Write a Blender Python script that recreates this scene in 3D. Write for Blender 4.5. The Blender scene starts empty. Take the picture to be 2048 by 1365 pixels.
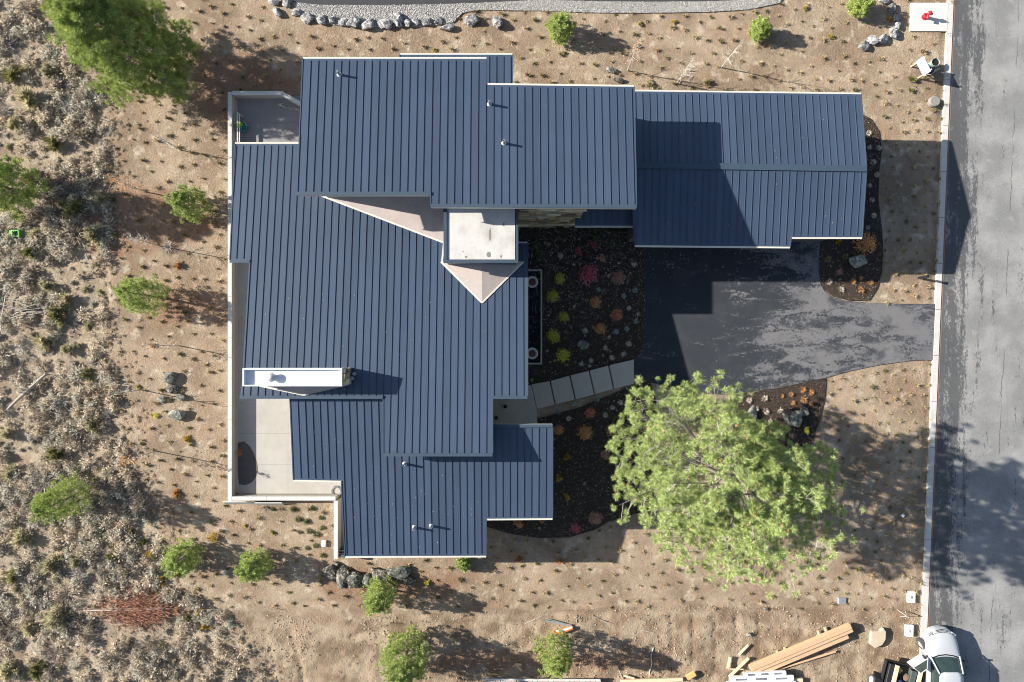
import bpy, bmesh, math, random
import numpy as np
from mathutils import Vector, Matrix

# ------------------------------------------------------------------ camera, light, exposure
S = bpy.context.scene
COL = S.collection
H = 42.66            # camera height over the road
F = 1365.0           # focal length in photograph pixels
cam_d = bpy.data.cameras.new('camera'); cam = bpy.data.objects.new('camera', cam_d); COL.objects.link(cam)
cam.location = (0, 0, H); cam.rotation_euler = (0, 0, 0)
cam_d.sensor_width = 36; cam_d.lens = 36 * F / 2048; cam_d.clip_end = 500; cam_d.clip_start = 0.5
S.camera = cam
SUN_EL = math.radians(27); SUN_AZ = math.radians(11.5)      # light travels east and a little south
world = bpy.data.worlds.new('World'); S.world = world; world.use_nodes = True
wn = world.node_tree; wn.nodes.clear()
sky = wn.nodes.new('ShaderNodeTexSky'); sky.sky_type = 'NISHITA'; sky.sun_disc = False
sky.sun_elevation = SUN_EL; sky.sun_rotation = math.radians(-90 + 11.5)
bg = wn.nodes.new('ShaderNodeBackground'); bg.inputs[1].default_value = 0.073
wo = wn.nodes.new('ShaderNodeOutputWorld')
wn.links.new(sky.outputs[0], bg.inputs[0]); wn.links.new(bg.outputs[0], wo.inputs[0])
sun_d = bpy.data.lights.new('sun', 'SUN'); sun_d.energy = 5.0; sun_d.angle = math.radians(0.53); sun_d.color = (1.0, 0.95, 0.86)
sun = bpy.data.objects.new('sun', sun_d); COL.objects.link(sun)
ldir = Vector((math.cos(SUN_EL) * math.cos(SUN_AZ), -math.cos(SUN_EL) * math.sin(SUN_AZ), -math.sin(SUN_EL)))
sun.rotation_euler = ldir.to_track_quat('-Z', 'Y').to_euler(); sun.location = (-60, 10, 40)
vs = S.view_settings; vs.view_transform = 'Standard'; vs.look = 'None'; vs.gamma = 1; vs.use_curve_mapping = False
vs.exposure = 1.22
S.cycles.filter_width = 1.0

rng = np.random.default_rng(11); random.seed(5)
PI = math.pi

# ------------------------------------------------------------------ measuring the place
def P(px, py, z=0.0):
    k = (H - z) / F
    return Vector(((px - 1024) * k, (682.5 - py) * k, z))
def PX(px, py): return (px - 1024) / 32.0, (682.5 - py) / 32.0      # ground metres
def plane_pt(px, py, a, b):          # point of the plane z = a + b*y
    u = (px - 1024) / F; v = (682.5 - py) / F
    z = (a + b * v * H) / (1 + b * v)
    return Vector((u * (H - z), v * (H - z), z))

def vnoise(x, y, seed=0):
    xi = np.floor(x).astype(np.int64); yi = np.floor(y).astype(np.int64)
    fx = x - xi; fy = y - yi; fx = fx * fx * (3 - 2 * fx); fy = fy * fy * (3 - 2 * fy)
    def h(a, b):
        n = (a * 374761393 + b * 668265263 + seed * 974634777) & 0x7fffffff
        n = ((n ^ (n >> 13)) * 1274126177) & 0x7fffffff
        return ((n ^ (n >> 16)) & 0xffff) / 65535.0
    return (h(xi, yi) * (1 - fx) + h(xi + 1, yi) * fx) * (1 - fy) + (h(xi, yi + 1) * (1 - fx) + h(xi + 1, yi + 1) * fx) * fy
def fbm(x, y, seed=0, o=3):
    r = 0; a = 0.5; s = 0
    for i in range(o):
        r = r + a * vnoise(x, y, seed + i); s += a; a *= 0.5; x = x * 2.03; y = y * 2.03
    return r / s
def inpoly(px, py, poly):
    px = np.asarray(px, float); py = np.asarray(py, float); c = np.zeros(px.shape, bool); n = len(poly)
    for i in range(n):
        x1, y1 = poly[i]; x2, y2 = poly[i - 1]
        if y1 == y2: continue
        c ^= ((y1 > py) != (y2 > py)) & (px < (x2 - x1) * (py - y1) / (y2 - y1) + x1)
    return c
def edge_dist(px, py, poly):
    d = np.full(np.asarray(px).shape, 1e9)
    for i in range(len(poly)):
        x1, y1 = poly[i - 1]; x2, y2 = poly[i]; dx, dy = x2 - x1, y2 - y1
        t = np.clip(((px - x1) * dx + (py - y1) * dy) / (dx * dx + dy * dy + 1e-9), 0, 1)
        d = np.minimum(d, np.hypot(px - x1 - t * dx, py - y1 - t * dy))
    return d
ROCKY = [(-300,-200),(95,-60),(160,120),(225,240),(212,330),(225,450),(212,520),(202,600),(212,680),(225,760),(243,850),(250,930),
         (300,1030),(332,1100),(350,1180),(440,1220),(500,1290),(540,1365),(560,1700),(-300,1700)]
CLOD = [(440,1222),(700,1240),(1000,1220),(1400,1212),(1845,1215),(1840,1700),(540,1700),(500,1290)]
RUTS = [(1325,1232),(1530,1228),(1560,1345),(1330,1345)]
TRACKS = [[(530,1262),(542,1320),(560,1400)],[(578,1255),(596,1320),(612,1400)],[(690,1228),(1000,1232),(1400,1222),(1835,1228)],[(560,1204),(1000,1209),(1500,1209),(1700,1214)],[(215,250),(222,420),(208,540),(222,700),(232,820)],[(640,1290),(800,1255),(980,1248),(1090,1240)]]
def ground_z(X, Y):
    X = np.asarray(X, float); Y = np.asarray(Y, float)
    px = X * 32 + 1024; py = 682.5 - Y * 32
    nat = np.clip(0.5 + np.where(inpoly(px, py, ROCKY), 1, -1) * edge_dist(px, py, ROCKY) / 40, 0, 1)
    cl = np.clip(np.where(inpoly(px, py, CLOD), 1, -1) * edge_dist(px, py, CLOD) / 30, 0, 1)
    z = -0.02 - 0.05 * fbm(X * 0.9, Y * 0.9, 3) - 0.02 * fbm(X * 4, Y * 4, 9)
    z = z - nat * (0.10 * fbm(X * 1.7, Y * 1.7, 21) + 0.10 * fbm(X * 5, Y * 5, 31))
    z = z - cl * (0.08 * fbm(X * 2.2, Y * 2.2, 41) + 0.15 * fbm(X * 6.5, Y * 6.5, 51, 2))
    for tk in TRACKS:
        d_ = np.full(px.shape, 1e9)
        for (x1, y1), (x2, y2) in zip(tk[:-1], tk[1:]):
            dx, dy = x2 - x1, y2 - y1; q_ = np.clip(((px - x1) * dx + (py - y1) * dy) / (dx * dx + dy * dy), 0, 1); d_ = np.minimum(d_, np.hypot(px - x1 - q_ * dx, py - y1 - q_ * dy + 5 * (vnoise(px / 60, py / 60, 61) - .5)))
        z = z - 0.085 * np.exp(-(d_ / 5.0) ** 2) * np.clip(fbm(px / 40, py / 40, 62) * 2 - .4, 0, 1) + 0.03 * np.exp(-((d_ - 9) / 4.0) ** 2) * np.clip(fbm(px / 40, py / 40, 62) * 2 - .4, 0, 1)
    ru = inpoly(px, py, RUTS)
    z = z - ru * 0.055 * (np.abs(((px - 1325 + 6 * fbm(X * 2, Y * 2, 77)) % 44) - 22) < 5)
    return z
def gz(X, Y): return float(ground_z(np.array([X]), np.array([Y]))[0])
def G(px, py):
    x, y = PX(px, py); return Vector((x, y, gz(x, y)))

# ------------------------------------------------------------------ object helpers
def link(name, me, parent=None):
    o = bpy.data.objects.new(name, me); COL.objects.link(o)
    if parent is not None: o.parent = parent
    return o
def tag(o, label=None, cat=None, group=None, kind=None):
    if label: o['label'] = label
    if cat: o['category'] = cat
    if group: o['group'] = group
    if kind: o['kind'] = kind
    return o
def empty(name, loc, label=None, cat=None, group=None, rz=0):
    o = bpy.data.objects.new(name, None); COL.objects.link(o); o.location = loc; o.rotation_euler = (0, 0, rz)
    o.empty_display_size = 0.3
    return tag(o, label, cat, group)
def mesh_np(name, V, Fc, mats, midx=None, smooth=False):
    me = bpy.data.meshes.new(name); V = np.asarray(V, np.float32); Fc = np.asarray(Fc, np.int32)
    k = Fc.shape[1]; me.vertices.add(len(V)); me.vertices.foreach_set('co', V.ravel())
    me.loops.add(Fc.size); me.loops.foreach_set('vertex_index', Fc.ravel())
    me.polygons.add(len(Fc)); me.polygons.foreach_set('loop_start', np.arange(len(Fc), dtype=np.int32) * k)
    me.polygons.foreach_set('loop_total', np.full(len(Fc), k, np.int32))
    for m in (mats if isinstance(mats, (list, tuple)) else [mats]): me.materials.append(m)
    if midx is not None: me.polygons.foreach_set('material_index', np.asarray(midx, np.int32))
    if smooth: me.polygons.foreach_set('use_smooth', np.ones(len(Fc), bool))
    me.update(calc_edges=True); me.validate(); return me

class MB:
    """collects shapes for ONE mesh"""
    def __init__(s): s.v = []; s.f = []; s.m = []; s.cur = 0
    def add(s, vs_, fs):
        b = len(s.v); s.v += [tuple(p) for p in vs_]; s.f += [tuple(b + i for i in f) for f in fs]; s.m += [s.cur] * len(fs); return s
    def box(s, c, d, rz=0, mtx=None):
        x, y, z = d[0] / 2, d[1] / 2, d[2] / 2; R = mtx if mtx is not None else Matrix.Rotation(rz, 3, 'Z'); c = Vector(c)
        vs_ = [c + R @ Vector((i * x, j * y, k * z)) for k in (-1, 1) for j in (-1, 1) for i in (-1, 1)]
        return s.add(vs_, [(0,2,3,1),(4,5,7,6),(0,1,5,4),(2,6,7,3),(0,4,6,2),(1,3,7,5)])
    def bar(s, a, b, w, h, up=Vector((0, 0, 1))):
        a = Vector(a); b = Vector(b); d = b - a; L = d.length; d.normalize(); r = d.cross(up)
        r = Vector((1, 0, 0)) if r.length < 1e-4 else r.normalized(); u = r.cross(d)
        return s.box((a + b) / 2, (w, L, h), mtx=Matrix((r, d, u)).transposed())
    def prism(s, pts, z0, z1):           # pts xy, z0/z1 numbers or functions of (x, y)
        n = len(pts); f0 = z0 if callable(z0) else (lambda x, y: z0); f1 = z1 if callable(z1) else (lambda x, y: z1)
        ar = sum(pts[i - 1][0] * pts[i][1] - pts[i][0] * pts[i - 1][1] for i in range(n))
        if ar < 0: pts = pts[::-1]
        vs_ = [(p[0], p[1], f0(p[0], p[1])) for p in pts] + [(p[0], p[1], f1(p[0], p[1])) for p in pts]
        return s.add(vs_, [tuple(range(n - 1, -1, -1)), tuple(range(n, 2 * n))] + [(i, (i + 1) % n, n + (i + 1) % n, n + i) for i in range(n)])
    def tube(s, pts, rad, n=6, cap=True):
        pts = [Vector(p) for p in pts]; k = len(pts); rad = rad if isinstance(rad, (list, tuple)) else [rad] * k; vs_ = []; fs = []
        for i, p in enumerate(pts):
            d = (pts[min(i + 1, k - 1)] - pts[max(i - 1, 0)]).normalized()
            a = d.cross(Vector((0, 0, 1)) if abs(d.z) < 0.9 else Vector((1, 0, 0))).normalized(); b = d.cross(a)
            vs_ += [p + (a * math.cos(2 * PI * j / n) + b * math.sin(2 * PI * j / n)) * rad[i] for j in range(n)]
        for i in range(k - 1):
            fs += [(i * n + j, i * n + (j + 1) % n, (i + 1) * n + (j + 1) % n, (i + 1) * n + j) for j in range(n)]
        if cap: fs += [tuple(range(n - 1, -1, -1)), tuple(range((k - 1) * n, k * n))]
        return s.add(vs_, fs)
    def lathe(s, prof, c=(0, 0, 0), n=20, axis='Z', closed=False):
        vs_ = []; k = len(prof); c = Vector(c)
        for r, h in prof:
            for j in range(n):
                a = 2 * PI * j / n; q = (r * math.cos(a), r * math.sin(a), h)
                if axis == 'X': q = (q[2], q[0], q[1])
                elif axis == 'Y': q = (q[0], q[2], q[1])
                vs_.append(c + Vector(q))
        fs = [(i * n + j, i * n + (j + 1) % n, (i + 1) * n + (j + 1) % n, (i + 1) * n + j) for i in range(k - 1) for j in range(n)]
        if closed: fs += [((k - 1) * n + j, (k - 1) * n + (j + 1) % n, (j + 1) % n, j) for j in range(n)]
        else: fs += [tuple(range(n - 1, -1, -1)), tuple(range((k - 1) * n, k * n))]
        return s.add(vs_, fs)
    def loft(s, rings, caps=True):
        n = len(rings[0]); vs_ = [p for r in rings for p in r]
        fs = [(i * n + j, i * n + (j + 1) % n, (i + 1) * n + (j + 1) % n, (i + 1) * n + j) for i in range(len(rings) - 1) for j in range(n)]
        if caps: fs += [tuple(range(n - 1, -1, -1)), tuple(range((len(rings) - 1) * n, len(rings) * n))]
        return s.add(vs_, fs)
    def mesh(s, name, mats, smooth=False, bevel=0):
        me = bpy.data.meshes.new(name); me.from_pydata(s.v, [], s.f)
        for m in (mats if isinstance(mats, (list, tuple)) else [mats]): me.materials.append(m)
        me.polygons.foreach_set('material_index', s.m)
        bm = bmesh.new(); bm.from_mesh(me); bmesh.ops.recalc_face_normals(bm, faces=bm.faces)
        if bevel: bmesh.ops.bevel(bm, geom=list(bm.edges), offset=bevel, segments=1, affect='EDGES', clamp_overlap=True)
        bm.to_mesh(me); bm.free()
        if smooth: me.polygons.foreach_set('use_smooth', [True] * len(me.polygons))
        me.update(); return me
    def build(s, name, mats, parent=None, smooth=False, bevel=0, loc=None):
        o = link(name, s.mesh(name, mats, smooth, bevel), parent)
        if loc is not None: o.location = loc
        return o

# ------------------------------------------------------------------ materials
def hx(r, g, b): return (r, g, b, 1)
class NT:
    def __init__(s, name):
        s.m = bpy.data.materials.new(name); s.m.use_nodes = True; s.t = s.m.node_tree; s.t.nodes.clear()
        s.out = s.n('ShaderNodeOutputMaterial')
        s.bs = s.n('ShaderNodeBsdfPrincipled'); s.l(s.bs.outputs[0], s.out.inputs[0])
        s.pos = s.n('ShaderNodeNewGeometry').outputs['Position']
    def n(s, t, **k):
        x = s.t.nodes.new(t)
        for a, b in k.items(): setattr(x, a, b)
        return x
    def l(s, a, b): s.t.links.new(a, b)
    def put(s, sock, v):
        if isinstance(v, bpy.types.NodeSocket): s.l(v, sock)
        elif isinstance(v, tuple): sock.default_value = v if len(v) != 3 or sock.type != 'RGBA' else (*v, 1)
        else: sock.default_value = v
    def math(s, op, a, b=0.0, clamp=False):
        x = s.n('ShaderNodeMath', operation=op, use_clamp=clamp); s.put(x.inputs[0], a); s.put(x.inputs[1], b); return x.outputs[0]
    def mix(s, f, a, b):
        x = s.n('ShaderNodeMix', data_type='RGBA'); s.put(x.inputs['Factor'], f); s.put(x.inputs[6], a); s.put(x.inputs[7], b); return x.outputs[2]
    def noise(s, scale, detail=4, rough=0.55, stretch=None, dist=0.0, vec=None):
        v = vec or s.pos
        if stretch:
            mp = s.n('ShaderNodeMapping'); s.l(v, mp.inputs[0]); mp.inputs['Scale'].default_value = stretch; v = mp.outputs[0]
        x = s.n('ShaderNodeTexNoise'); s.l(v, x.inputs['Vector']); x.inputs['Scale'].default_value = scale
        x.inputs['Detail'].default_value = detail; x.inputs['Roughness'].default_value = rough; x.inputs['Distortion'].default_value = dist
        return x.outputs['Fac']
    def voro(s, scale, feature='F1', out='Distance'):
        x = s.n('ShaderNodeTexVoronoi', feature=feature); s.l(s.pos, x.inputs['Vector']); x.inputs['Scale'].default_value = scale
        return x.outputs[out]
    def ramp(s, f, lo, hi):
        x = s.n('ShaderNodeMapRange'); x.interpolation_type = 'SMOOTHSTEP'; s.put(x.inputs[0], f); x.inputs[1].default_value = lo; x.inputs[2].default_value = hi
        return x.outputs[0]
    def bump(s, h, strength=0.4, dist=0.02):
        x = s.n('ShaderNodeBump'); s.put(x.inputs['Height'], h); x.inputs['Strength'].default_value = strength; x.inputs['Distance'].default_value = dist
        s.l(x.outputs[0], s.bs.inputs['Normal'])
    def val(s, col, fac, amt):         # colour * (1 + amt*(fac-0.5)*2)
        h = s.n('ShaderNodeHueSaturation'); s.put(h.inputs['Color'], col)
        s.l(s.math('MULTIPLY_ADD', fac, 2 * amt), h.inputs['Value']); h.inputs['Value'].links[0].from_node.inputs[2].default_value = 1 - amt
        return h.outputs[0]
    def sep(s):
        x = s.n('ShaderNodeSeparateXYZ'); s.l(s.pos, x.inputs[0]); return x.outputs
    def fin(s, col, rough=0.8, metal=0.0, spec=0.3):
        s.put(s.bs.inputs['Base Color'], col); s.put(s.bs.inputs['Roughness'], rough); s.bs.inputs['Metallic'].default_value = metal
        s.bs.inputs['Specular IOR Level'].default_value = spec
        return s.m
def plain(name, col, rough=0.75, var=0.14, scale=3.0, bump=0.15, bscale=60, metal=0.0, spec=0.3, dirt=0.0):
    t = NT(name); c = t.val(hx(*col), t.noise(scale, 5), var)
    if dirt: c = t.mix(t.math('MULTIPLY', t.ramp(t.noise(scale * 0.7, 6, 0.65), 0.5, 0.75), dirt), c, hx(0.30, 0.24, 0.17))
    if bump: t.bump(t.noise(bscale, 4), bump, 0.01)
    return t.fin(c, rough, metal, spec)
def leafy(name, c1, c2, var=0.35, transl=0.3, rough=0.7):
    t = NT(name); isl = t.n('ShaderNodeNewGeometry').outputs['Random Per Island']
    obj = t.n('ShaderNodeObjectInfo').outputs['Random']
    c = t.mix(isl, hx(*c1), hx(*c2))
    c = t.val(c, t.math('FRACT', t.math('MULTIPLY', isl, 17.31)), var)
    c = t.val(c, obj, 0.10)
    t.fin(c, rough, 0, 0.2)
    if transl:
        tr = t.n('ShaderNodeBsdfTranslucent'); t.l(c, tr.inputs[0]); mx = t.n('ShaderNodeMixShader'); mx.inputs[0].default_value = transl
        t.l(t.bs.outputs[0], mx.inputs[1]); t.l(tr.outputs[0], mx.inputs[2]); t.l(mx.outputs[0], t.out.inputs[0])
    return t.m

# --- ground
t = NT('ground_soil')
at = t.n('ShaderNodeAttribute', attribute_name='zone'); sp = t.n('ShaderNodeSeparateColor'); t.l(at.outputs['Color'], sp.inputs[0])
base = t.mix(t.ramp(t.noise(0.35, 5), 0.35, 0.65), hx(0.365, 0.283, 0.20), hx(0.235, 0.172, 0.118))
base = t.mix(t.ramp(t.noise(1.3, 6, 0.62), 0.52, 0.70), base, hx(0.47, 0.39, 0.295))
natc = t.mix(t.ramp(t.noise(0.9, 6, 0.65), 0.38, 0.62), hx(0.40, 0.325, 0.235), hx(0.25, 0.195, 0.14))
natc = t.mix(t.ramp(t.noise(2.6, 6, 0.6), 0.55, 0.7), natc, hx(0.43, 0.37, 0.29))
cloc = t.mix(t.ramp(t.noise(0.8, 6, 0.65), 0.4, 0.62), hx(0.37, 0.29, 0.205), hx(0.20, 0.142, 0.095))
c = t.mix(t.ramp(t.math('ADD', sp.outputs[0], t.math('MULTIPLY', t.math('SUBTRACT', t.noise(2.0, 5), 0.5), 0.7)), 0.4, 0.6), base, natc)
c = t.mix(t.ramp(t.math('ADD', sp.outputs[1], t.math('MULTIPLY', t.math('SUBTRACT', t.noise(1.6, 5), 0.5), 0.7)), 0.35, 0.65), c, cloc)
c = t.mix(t.math('MULTIPLY', t.ramp(t.math('ADD', sp.outputs[2], t.math('MULTIPLY', t.math('SUBTRACT', t.noise(1.2, 6), 0.5), 0.9)), 0.45, 0.8), 0.75), c, hx(0.24, 0.135, 0.085))
c = t.mix(t.math('MULTIPLY', t.ramp(t.noise(0.5, 4), 0.5, 0.72), 0.45), c, hx(0.34, 0.215, 0.14))
c = t.val(c, t.noise(3.2, 6, 0.75), 0.38)
c = t.val(c, t.noise(14, 5, 0.75), 0.45)
c = t.val(c, t.noise(40, 3, 0.75), 0.45)
c = t.mix(t.ramp(t.voro(16), 0.12, 0.05), c, hx(0.50, 0.43, 0.34))
t.bump(t.math('ADD', t.math('MULTIPLY', t.noise(9, 6, 0.65), 1.0), t.math('MULTIPLY', t.noise(38, 4, 0.6), 0.5)), 1.0, 0.09)
M_GROUND = t.fin(c, 0.95, 0, 0.1)
# --- road
t = NT('road_asphalt'); xyz = t.sep()
c = t.mix(t.ramp(t.noise(0.45, 5), 0.35, 0.7), hx(0.185, 0.183, 0.18), hx(0.275, 0.27, 0.26))
kx = t.math('SUBTRACT', xyz[0], t.math('MULTIPLY_ADD', xyz[1], 0.042)); kx.node.inputs[1].node if False else None
edge = t.math('SUBTRACT', 1.0, t.ramp(t.math('SUBTRACT', xyz[0], t.math('MULTIPLY', xyz[1], 0.042)), 26.9, 29.8))
streak = t.noise(1.9, 4, 0.65, stretch=(1.0, 0.10, 1)); grain = t.noise(6, 7, 0.88, stretch=(1.0, 0.5, 1)); patch = t.noise(0.5, 3)
mk = t.math('ADD', t.math('ADD', t.math('MULTIPLY', streak, 0.60), t.math('MULTIPLY', grain, 0.70)), t.math('ADD', t.math('MULTIPLY', edge, 0.20), t.math('MULTIPLY', patch, 0.22)))
c = t.mix(t.math('MULTIPLY', t.ramp(mk, 0.84, 0.91), 0.82), c, hx(0.055, 0.057, 0.060))
c = t.mix(t.math('MULTIPLY', t.ramp(t.noise(1.1, 6, 0.6), 0.6, 0.75), 0.5), c, hx(0.36, 0.345, 0.32))
cr = t.math('ABSOLUTE', t.math('ADD', t.math('SUBTRACT', t.math('SUBTRACT', xyz[0], t.math('MULTIPLY', xyz[1], 0.045)), 30.75), t.math('MULTIPLY', t.math('SUBTRACT', t.noise(0.9, 5, 0.7), 0.5), 0.5)))
c = t.mix(t.math('MULTIPLY', t.ramp(cr, 0.035, 0.012), t.math('MULTIPLY', t.ramp(t.noise(0.35, 2), 0.46, 0.55), 0.7)), c, hx(0.05, 0.05, 0.055))
c = t.val(c, t.noise(7, 5, 0.75), 0.28); c = t.val(c, t.noise(24, 4, 0.75), 0.5)
t.bump(t.noise(70, 3, 0.7), 0.35, 0.01); M_ROAD = t.fin(c, 0.9, 0, 0.2)
# --- driveway: dark sealed asphalt with dusty worn swirls
t = NT('driveway_asphalt'); xyz = t.sep()
sw = t.noise(0.42, 7, 0.66, stretch=(0.8, 2.3, 1), dist=1.1)
gx = t.math('MULTIPLY', t.ramp(xyz[0], 11.0, 21.0), 0.25)
dust = t.ramp(t.math('ADD', t.math('ADD', sw, gx), t.math('MULTIPLY', t.math('SUBTRACT', t.noise(6, 7, 0.9), 0.5), 0.95)), 0.625, 0.685)
spk = t.math('MULTIPLY', t.ramp(t.math('ADD', t.noise(0.9, 5, 0.7, stretch=(.6, 1.4, 1), dist=.8), t.math('MULTIPLY', t.math('SUBTRACT', t.noise(5, 7, 0.9), 0.5), 0.8)), 0.50, 0.55), t.ramp(t.noise(0.4, 3), 0.40, 0.52))
dust = t.math('MULTIPLY', dust, t.math('SUBTRACT', 1.0, t.math('MULTIPLY', spk, 0.85)))
c = t.mix(dust, hx(0.030, 0.034, 0.041), hx(0.145, 0.141, 0.143))
c = t.mix(t.math('MULTIPLY', t.ramp(t.noise(0.8, 4), 0.45, 0.7), 0.35), c, hx(0.055, 0.057, 0.063))
c = t.val(c, t.noise(60, 3, 0.7), 0.22); t.bump(t.noise(70, 3, 0.7), 0.3, 0.008)
M_DRIVE = t.fin(c, 0.85, 0, 0.25)
M_DARKASPH = plain('dark_asphalt', (0.045, 0.045, 0.05), 0.85, 0.25, 1.5)
# --- roof metal
t = NT('roof_metal'); ob = t.n('ShaderNodeObjectInfo').outputs['Random']
c = t.val(hx(0.045, 0.065, 0.103), t.noise(0.5, 4), 0.10); c = t.val(c, ob, 0.10)
c = t.val(c, t.noise(3.0, 5, 0.6, stretch=(1, 0.25, 1)), 0.09)
c = t.mix(t.math('MULTIPLY', t.ramp(t.noise(1.6, 7, 0.72), 0.60, 0.74), 0.28), c, hx(0.10, 0.125, 0.16))
t.bump(t.noise(1.4, 3, 0.5, stretch=(1, 0.5, 1)), 0.12, 0.02)
M_ROOF = t.fin(c, 0.42, 0.0, 0.45)
M_NAVY = plain('navy_flashing', (0.042, 0.064, 0.092), 0.45, 0.10, 2, 0.03, spec=0.45)
M_CREAM = plain('cream_trim', (0.52, 0.49, 0.43), 0.6, 0.10, 3, 0.05)
M_STUCCO = plain('stucco_wall', (0.34, 0.31, 0.27), 0.9, 0.12, 2, 0.2)
M_SIDING = plain('dark_siding', (0.10, 0.085, 0.07), 0.8, 0.2, 3, 0.2)
M_GLASS = plain('window_glass', (0.03, 0.04, 0.05), 0.08, 0.05, 1, 0, spec=0.6)
t = NT('roof_membrane'); c = t.val(hx(0.355, 0.305, 0.28), t.noise(1.4, 6, 0.7), 0.24); c = t.mix(t.math('MULTIPLY', t.ramp(t.noise(3.5, 7, 0.7), 0.5, 0.75), 0.4), c, hx(0.24, 0.20, 0.18)); M_MEMB = t.fin(c, 0.85)
t = NT('white_membrane'); c = t.mix(t.ramp(t.noise(1.1, 6, 0.65, stretch=(1, .6, 1)), 0.42, 0.70), hx(0.50, 0.485, 0.46), hx(0.37, 0.355, 0.33))
c = t.mix(t.math('MULTIPLY', t.ramp(t.noise(5, 6, 0.7), 0.58, 0.75), 0.5), c, hx(0.28, 0.255, 0.22)); M_WMEMB = t.fin(c, 0.8)
M_WHITE = plain('white_metal', (0.70, 0.71, 0.73), 0.4, 0.05, 2, 0.02, spec=0.5)
t = NT('terrace_concrete'); c = t.val(hx(0.375, 0.35, 0.315), t.noise(0.7, 6, 0.65), 0.22); c = t.mix(t.math('MULTIPLY', t.ramp(t.noise(2.2, 7, 0.7), 0.52, 0.75), 0.4), c, hx(0.30, 0.265, 0.22)); c = t.val(c, t.noise(12, 5), 0.07)
t.bump(t.noise(50, 3), 0.1, 0.005); M_CONC = t.fin(c, 0.85)
M_CONCD = plain('dark_grey_concrete', (0.23, 0.22, 0.22), 0.85, 0.22, 1.2, 0.1)  # darker grey than the other slabs, used on the north terrace
M_CAP = plain('wall_cap', (0.52, 0.505, 0.47), 0.75, 0.10, 2.5, 0.1, dirt=0.25)
M_WALLC = plain('wall_concrete', (0.42, 0.40, 0.36), 0.85, 0.14, 2.5, 0.15)
M_KERB = plain('kerb_concrete', (0.48, 0.46, 0.43), 0.85, 0.14, 2.0, 0.15, dirt=0.35)
M_PAD = plain('pad_concrete', (0.60, 0.55, 0.48), 0.85, 0.10, 1.5, 0.15, dirt=0.2)
M_PAVER = plain('paver_concrete', (0.42, 0.375, 0.325), 0.85, 0.10, 1.6, 0.1)
M_DKCONC = plain('dark_brown_concrete', (0.10, 0.085, 0.075), 0.6, 0.25, 2.5, 0.1)
t = NT('lava_mulch'); c = t.mix(t.ramp(t.noise(18, 5, 0.75), 0.45, 0.68), hx(0.026, 0.020, 0.016), hx(0.15, 0.108, 0.082))
t.bump(t.noise(30, 5, 0.7), 0.9, 0.06); M_MULCH = t.fin(c, 0.95, 0, 0.15)
M_MULCH2 = leafy('lava_stone', (0.022, 0.017, 0.014), (0.105, 0.075, 0.056), 0.55, 0)
M_PEBBLE = leafy('grey_gravel', (0.50, 0.48, 0.45), (0.28, 0.27, 0.26), 0.35, 0, 0.9)
M_SPECK = leafy('fallen_leaf', (0.62, 0.55, 0.48), (0.40, 0.31, 0.24), 0.4, 0.1)
M_DIRTSTONE = leafy('dirt_pebble', (0.45, 0.36, 0.27), (0.24, 0.17, 0.12), 0.4, 0, 0.95)
def stone(name, c1, c2, c3, vs2=7.0):
    t = NT(name); ob = t.n('ShaderNodeObjectInfo').outputs['Random']
    c = t.mix(t.ramp(t.noise(2.2, 6, 0.65, dist=0.6), 0.4, 0.6), hx(*c1), hx(*c2)); c = t.mix(t.ramp(t.noise(vs2, 6, 0.7), 0.50, 0.62), c, hx(*c3))
    c = t.val(c, ob, 0.16); c = t.val(c, t.noise(30, 4, 0.7), 0.25); t.bump(t.noise(14, 6, 0.65), 0.7, 0.05); return t.fin(c, 0.9)
M_BOULDER = stone('blue_grey_boulder', (0.085, 0.09, 0.10), (0.27, 0.265, 0.26), (0.54, 0.51, 0.47))
M_LICHEN = stone('lichen_rock', (0.085, 0.09, 0.085), (0.19, 0.19, 0.16), (0.36, 0.34, 0.28))
M_BASALT = stone('dark_basalt', (0.035, 0.036, 0.035), (0.12, 0.118, 0.10), (0.36, 0.31, 0.24))
t = NT('ledge_stone'); ob = t.n('ShaderNodeObjectInfo').outputs['Random']
c = t.mix(ob, hx(0.52, 0.39, 0.22), hx(0.30, 0.235, 0.165)); c = t.mix(t.ramp(t.math('FRACT', t.math('MULTIPLY', ob, 7.7)), 0.65, 0.9), c, hx(0.66, 0.57, 0.42))
c = t.mix(t.ramp(t.math('FRACT', t.math('MULTIPLY', ob, 13.1)), 0.75, 0.9), c, hx(0.16, 0.115, 0.08)); c = t.val(c, t.noise(8, 4), 0.2)
t.bump(t.noise(20, 4), 0.4, 0.02); M_LEDGE = t.fin(c, 0.9)
M_BARK = plain('pine_bark', (0.15, 0.105, 0.075), 0.95, 0.3, 6, 0.6, 25)
M_TWIG = plain('grey_twig', (0.30, 0.265, 0.225), 0.9, 0.25, 5, 0.2)
M_PALETWIG = plain('pale_bark', (0.46, 0.42, 0.37), 0.9, 0.2, 5, 0.2)
M_PINE = leafy('pine_needles_light', (0.235, 0.32, 0.09), (0.48, 0.54, 0.23), 0.5, 0.15)
M_PINE2 = leafy('pine_needles_green', (0.25, 0.35, 0.075), (0.50, 0.55, 0.19), 0.42, 0.22)
M_PINE3 = leafy('pine_needles_bright', (0.26, 0.36, 0.085), (0.50, 0.55, 0.21), 0.40, 0.22)
M_CONE = leafy('pine_cone', (0.33, 0.22, 0.12), (0.25, 0.15, 0.07), 0.3, 0)
M_SAGE = leafy('sage_leaf', (0.40, 0.375, 0.22), (0.60, 0.54, 0.37), 0.35, 0.3)
M_SAGEG = leafy('sage_grey_leaf', (0.44, 0.425, 0.35), (0.64, 0.60, 0.52), 0.35, 0.3)
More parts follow.
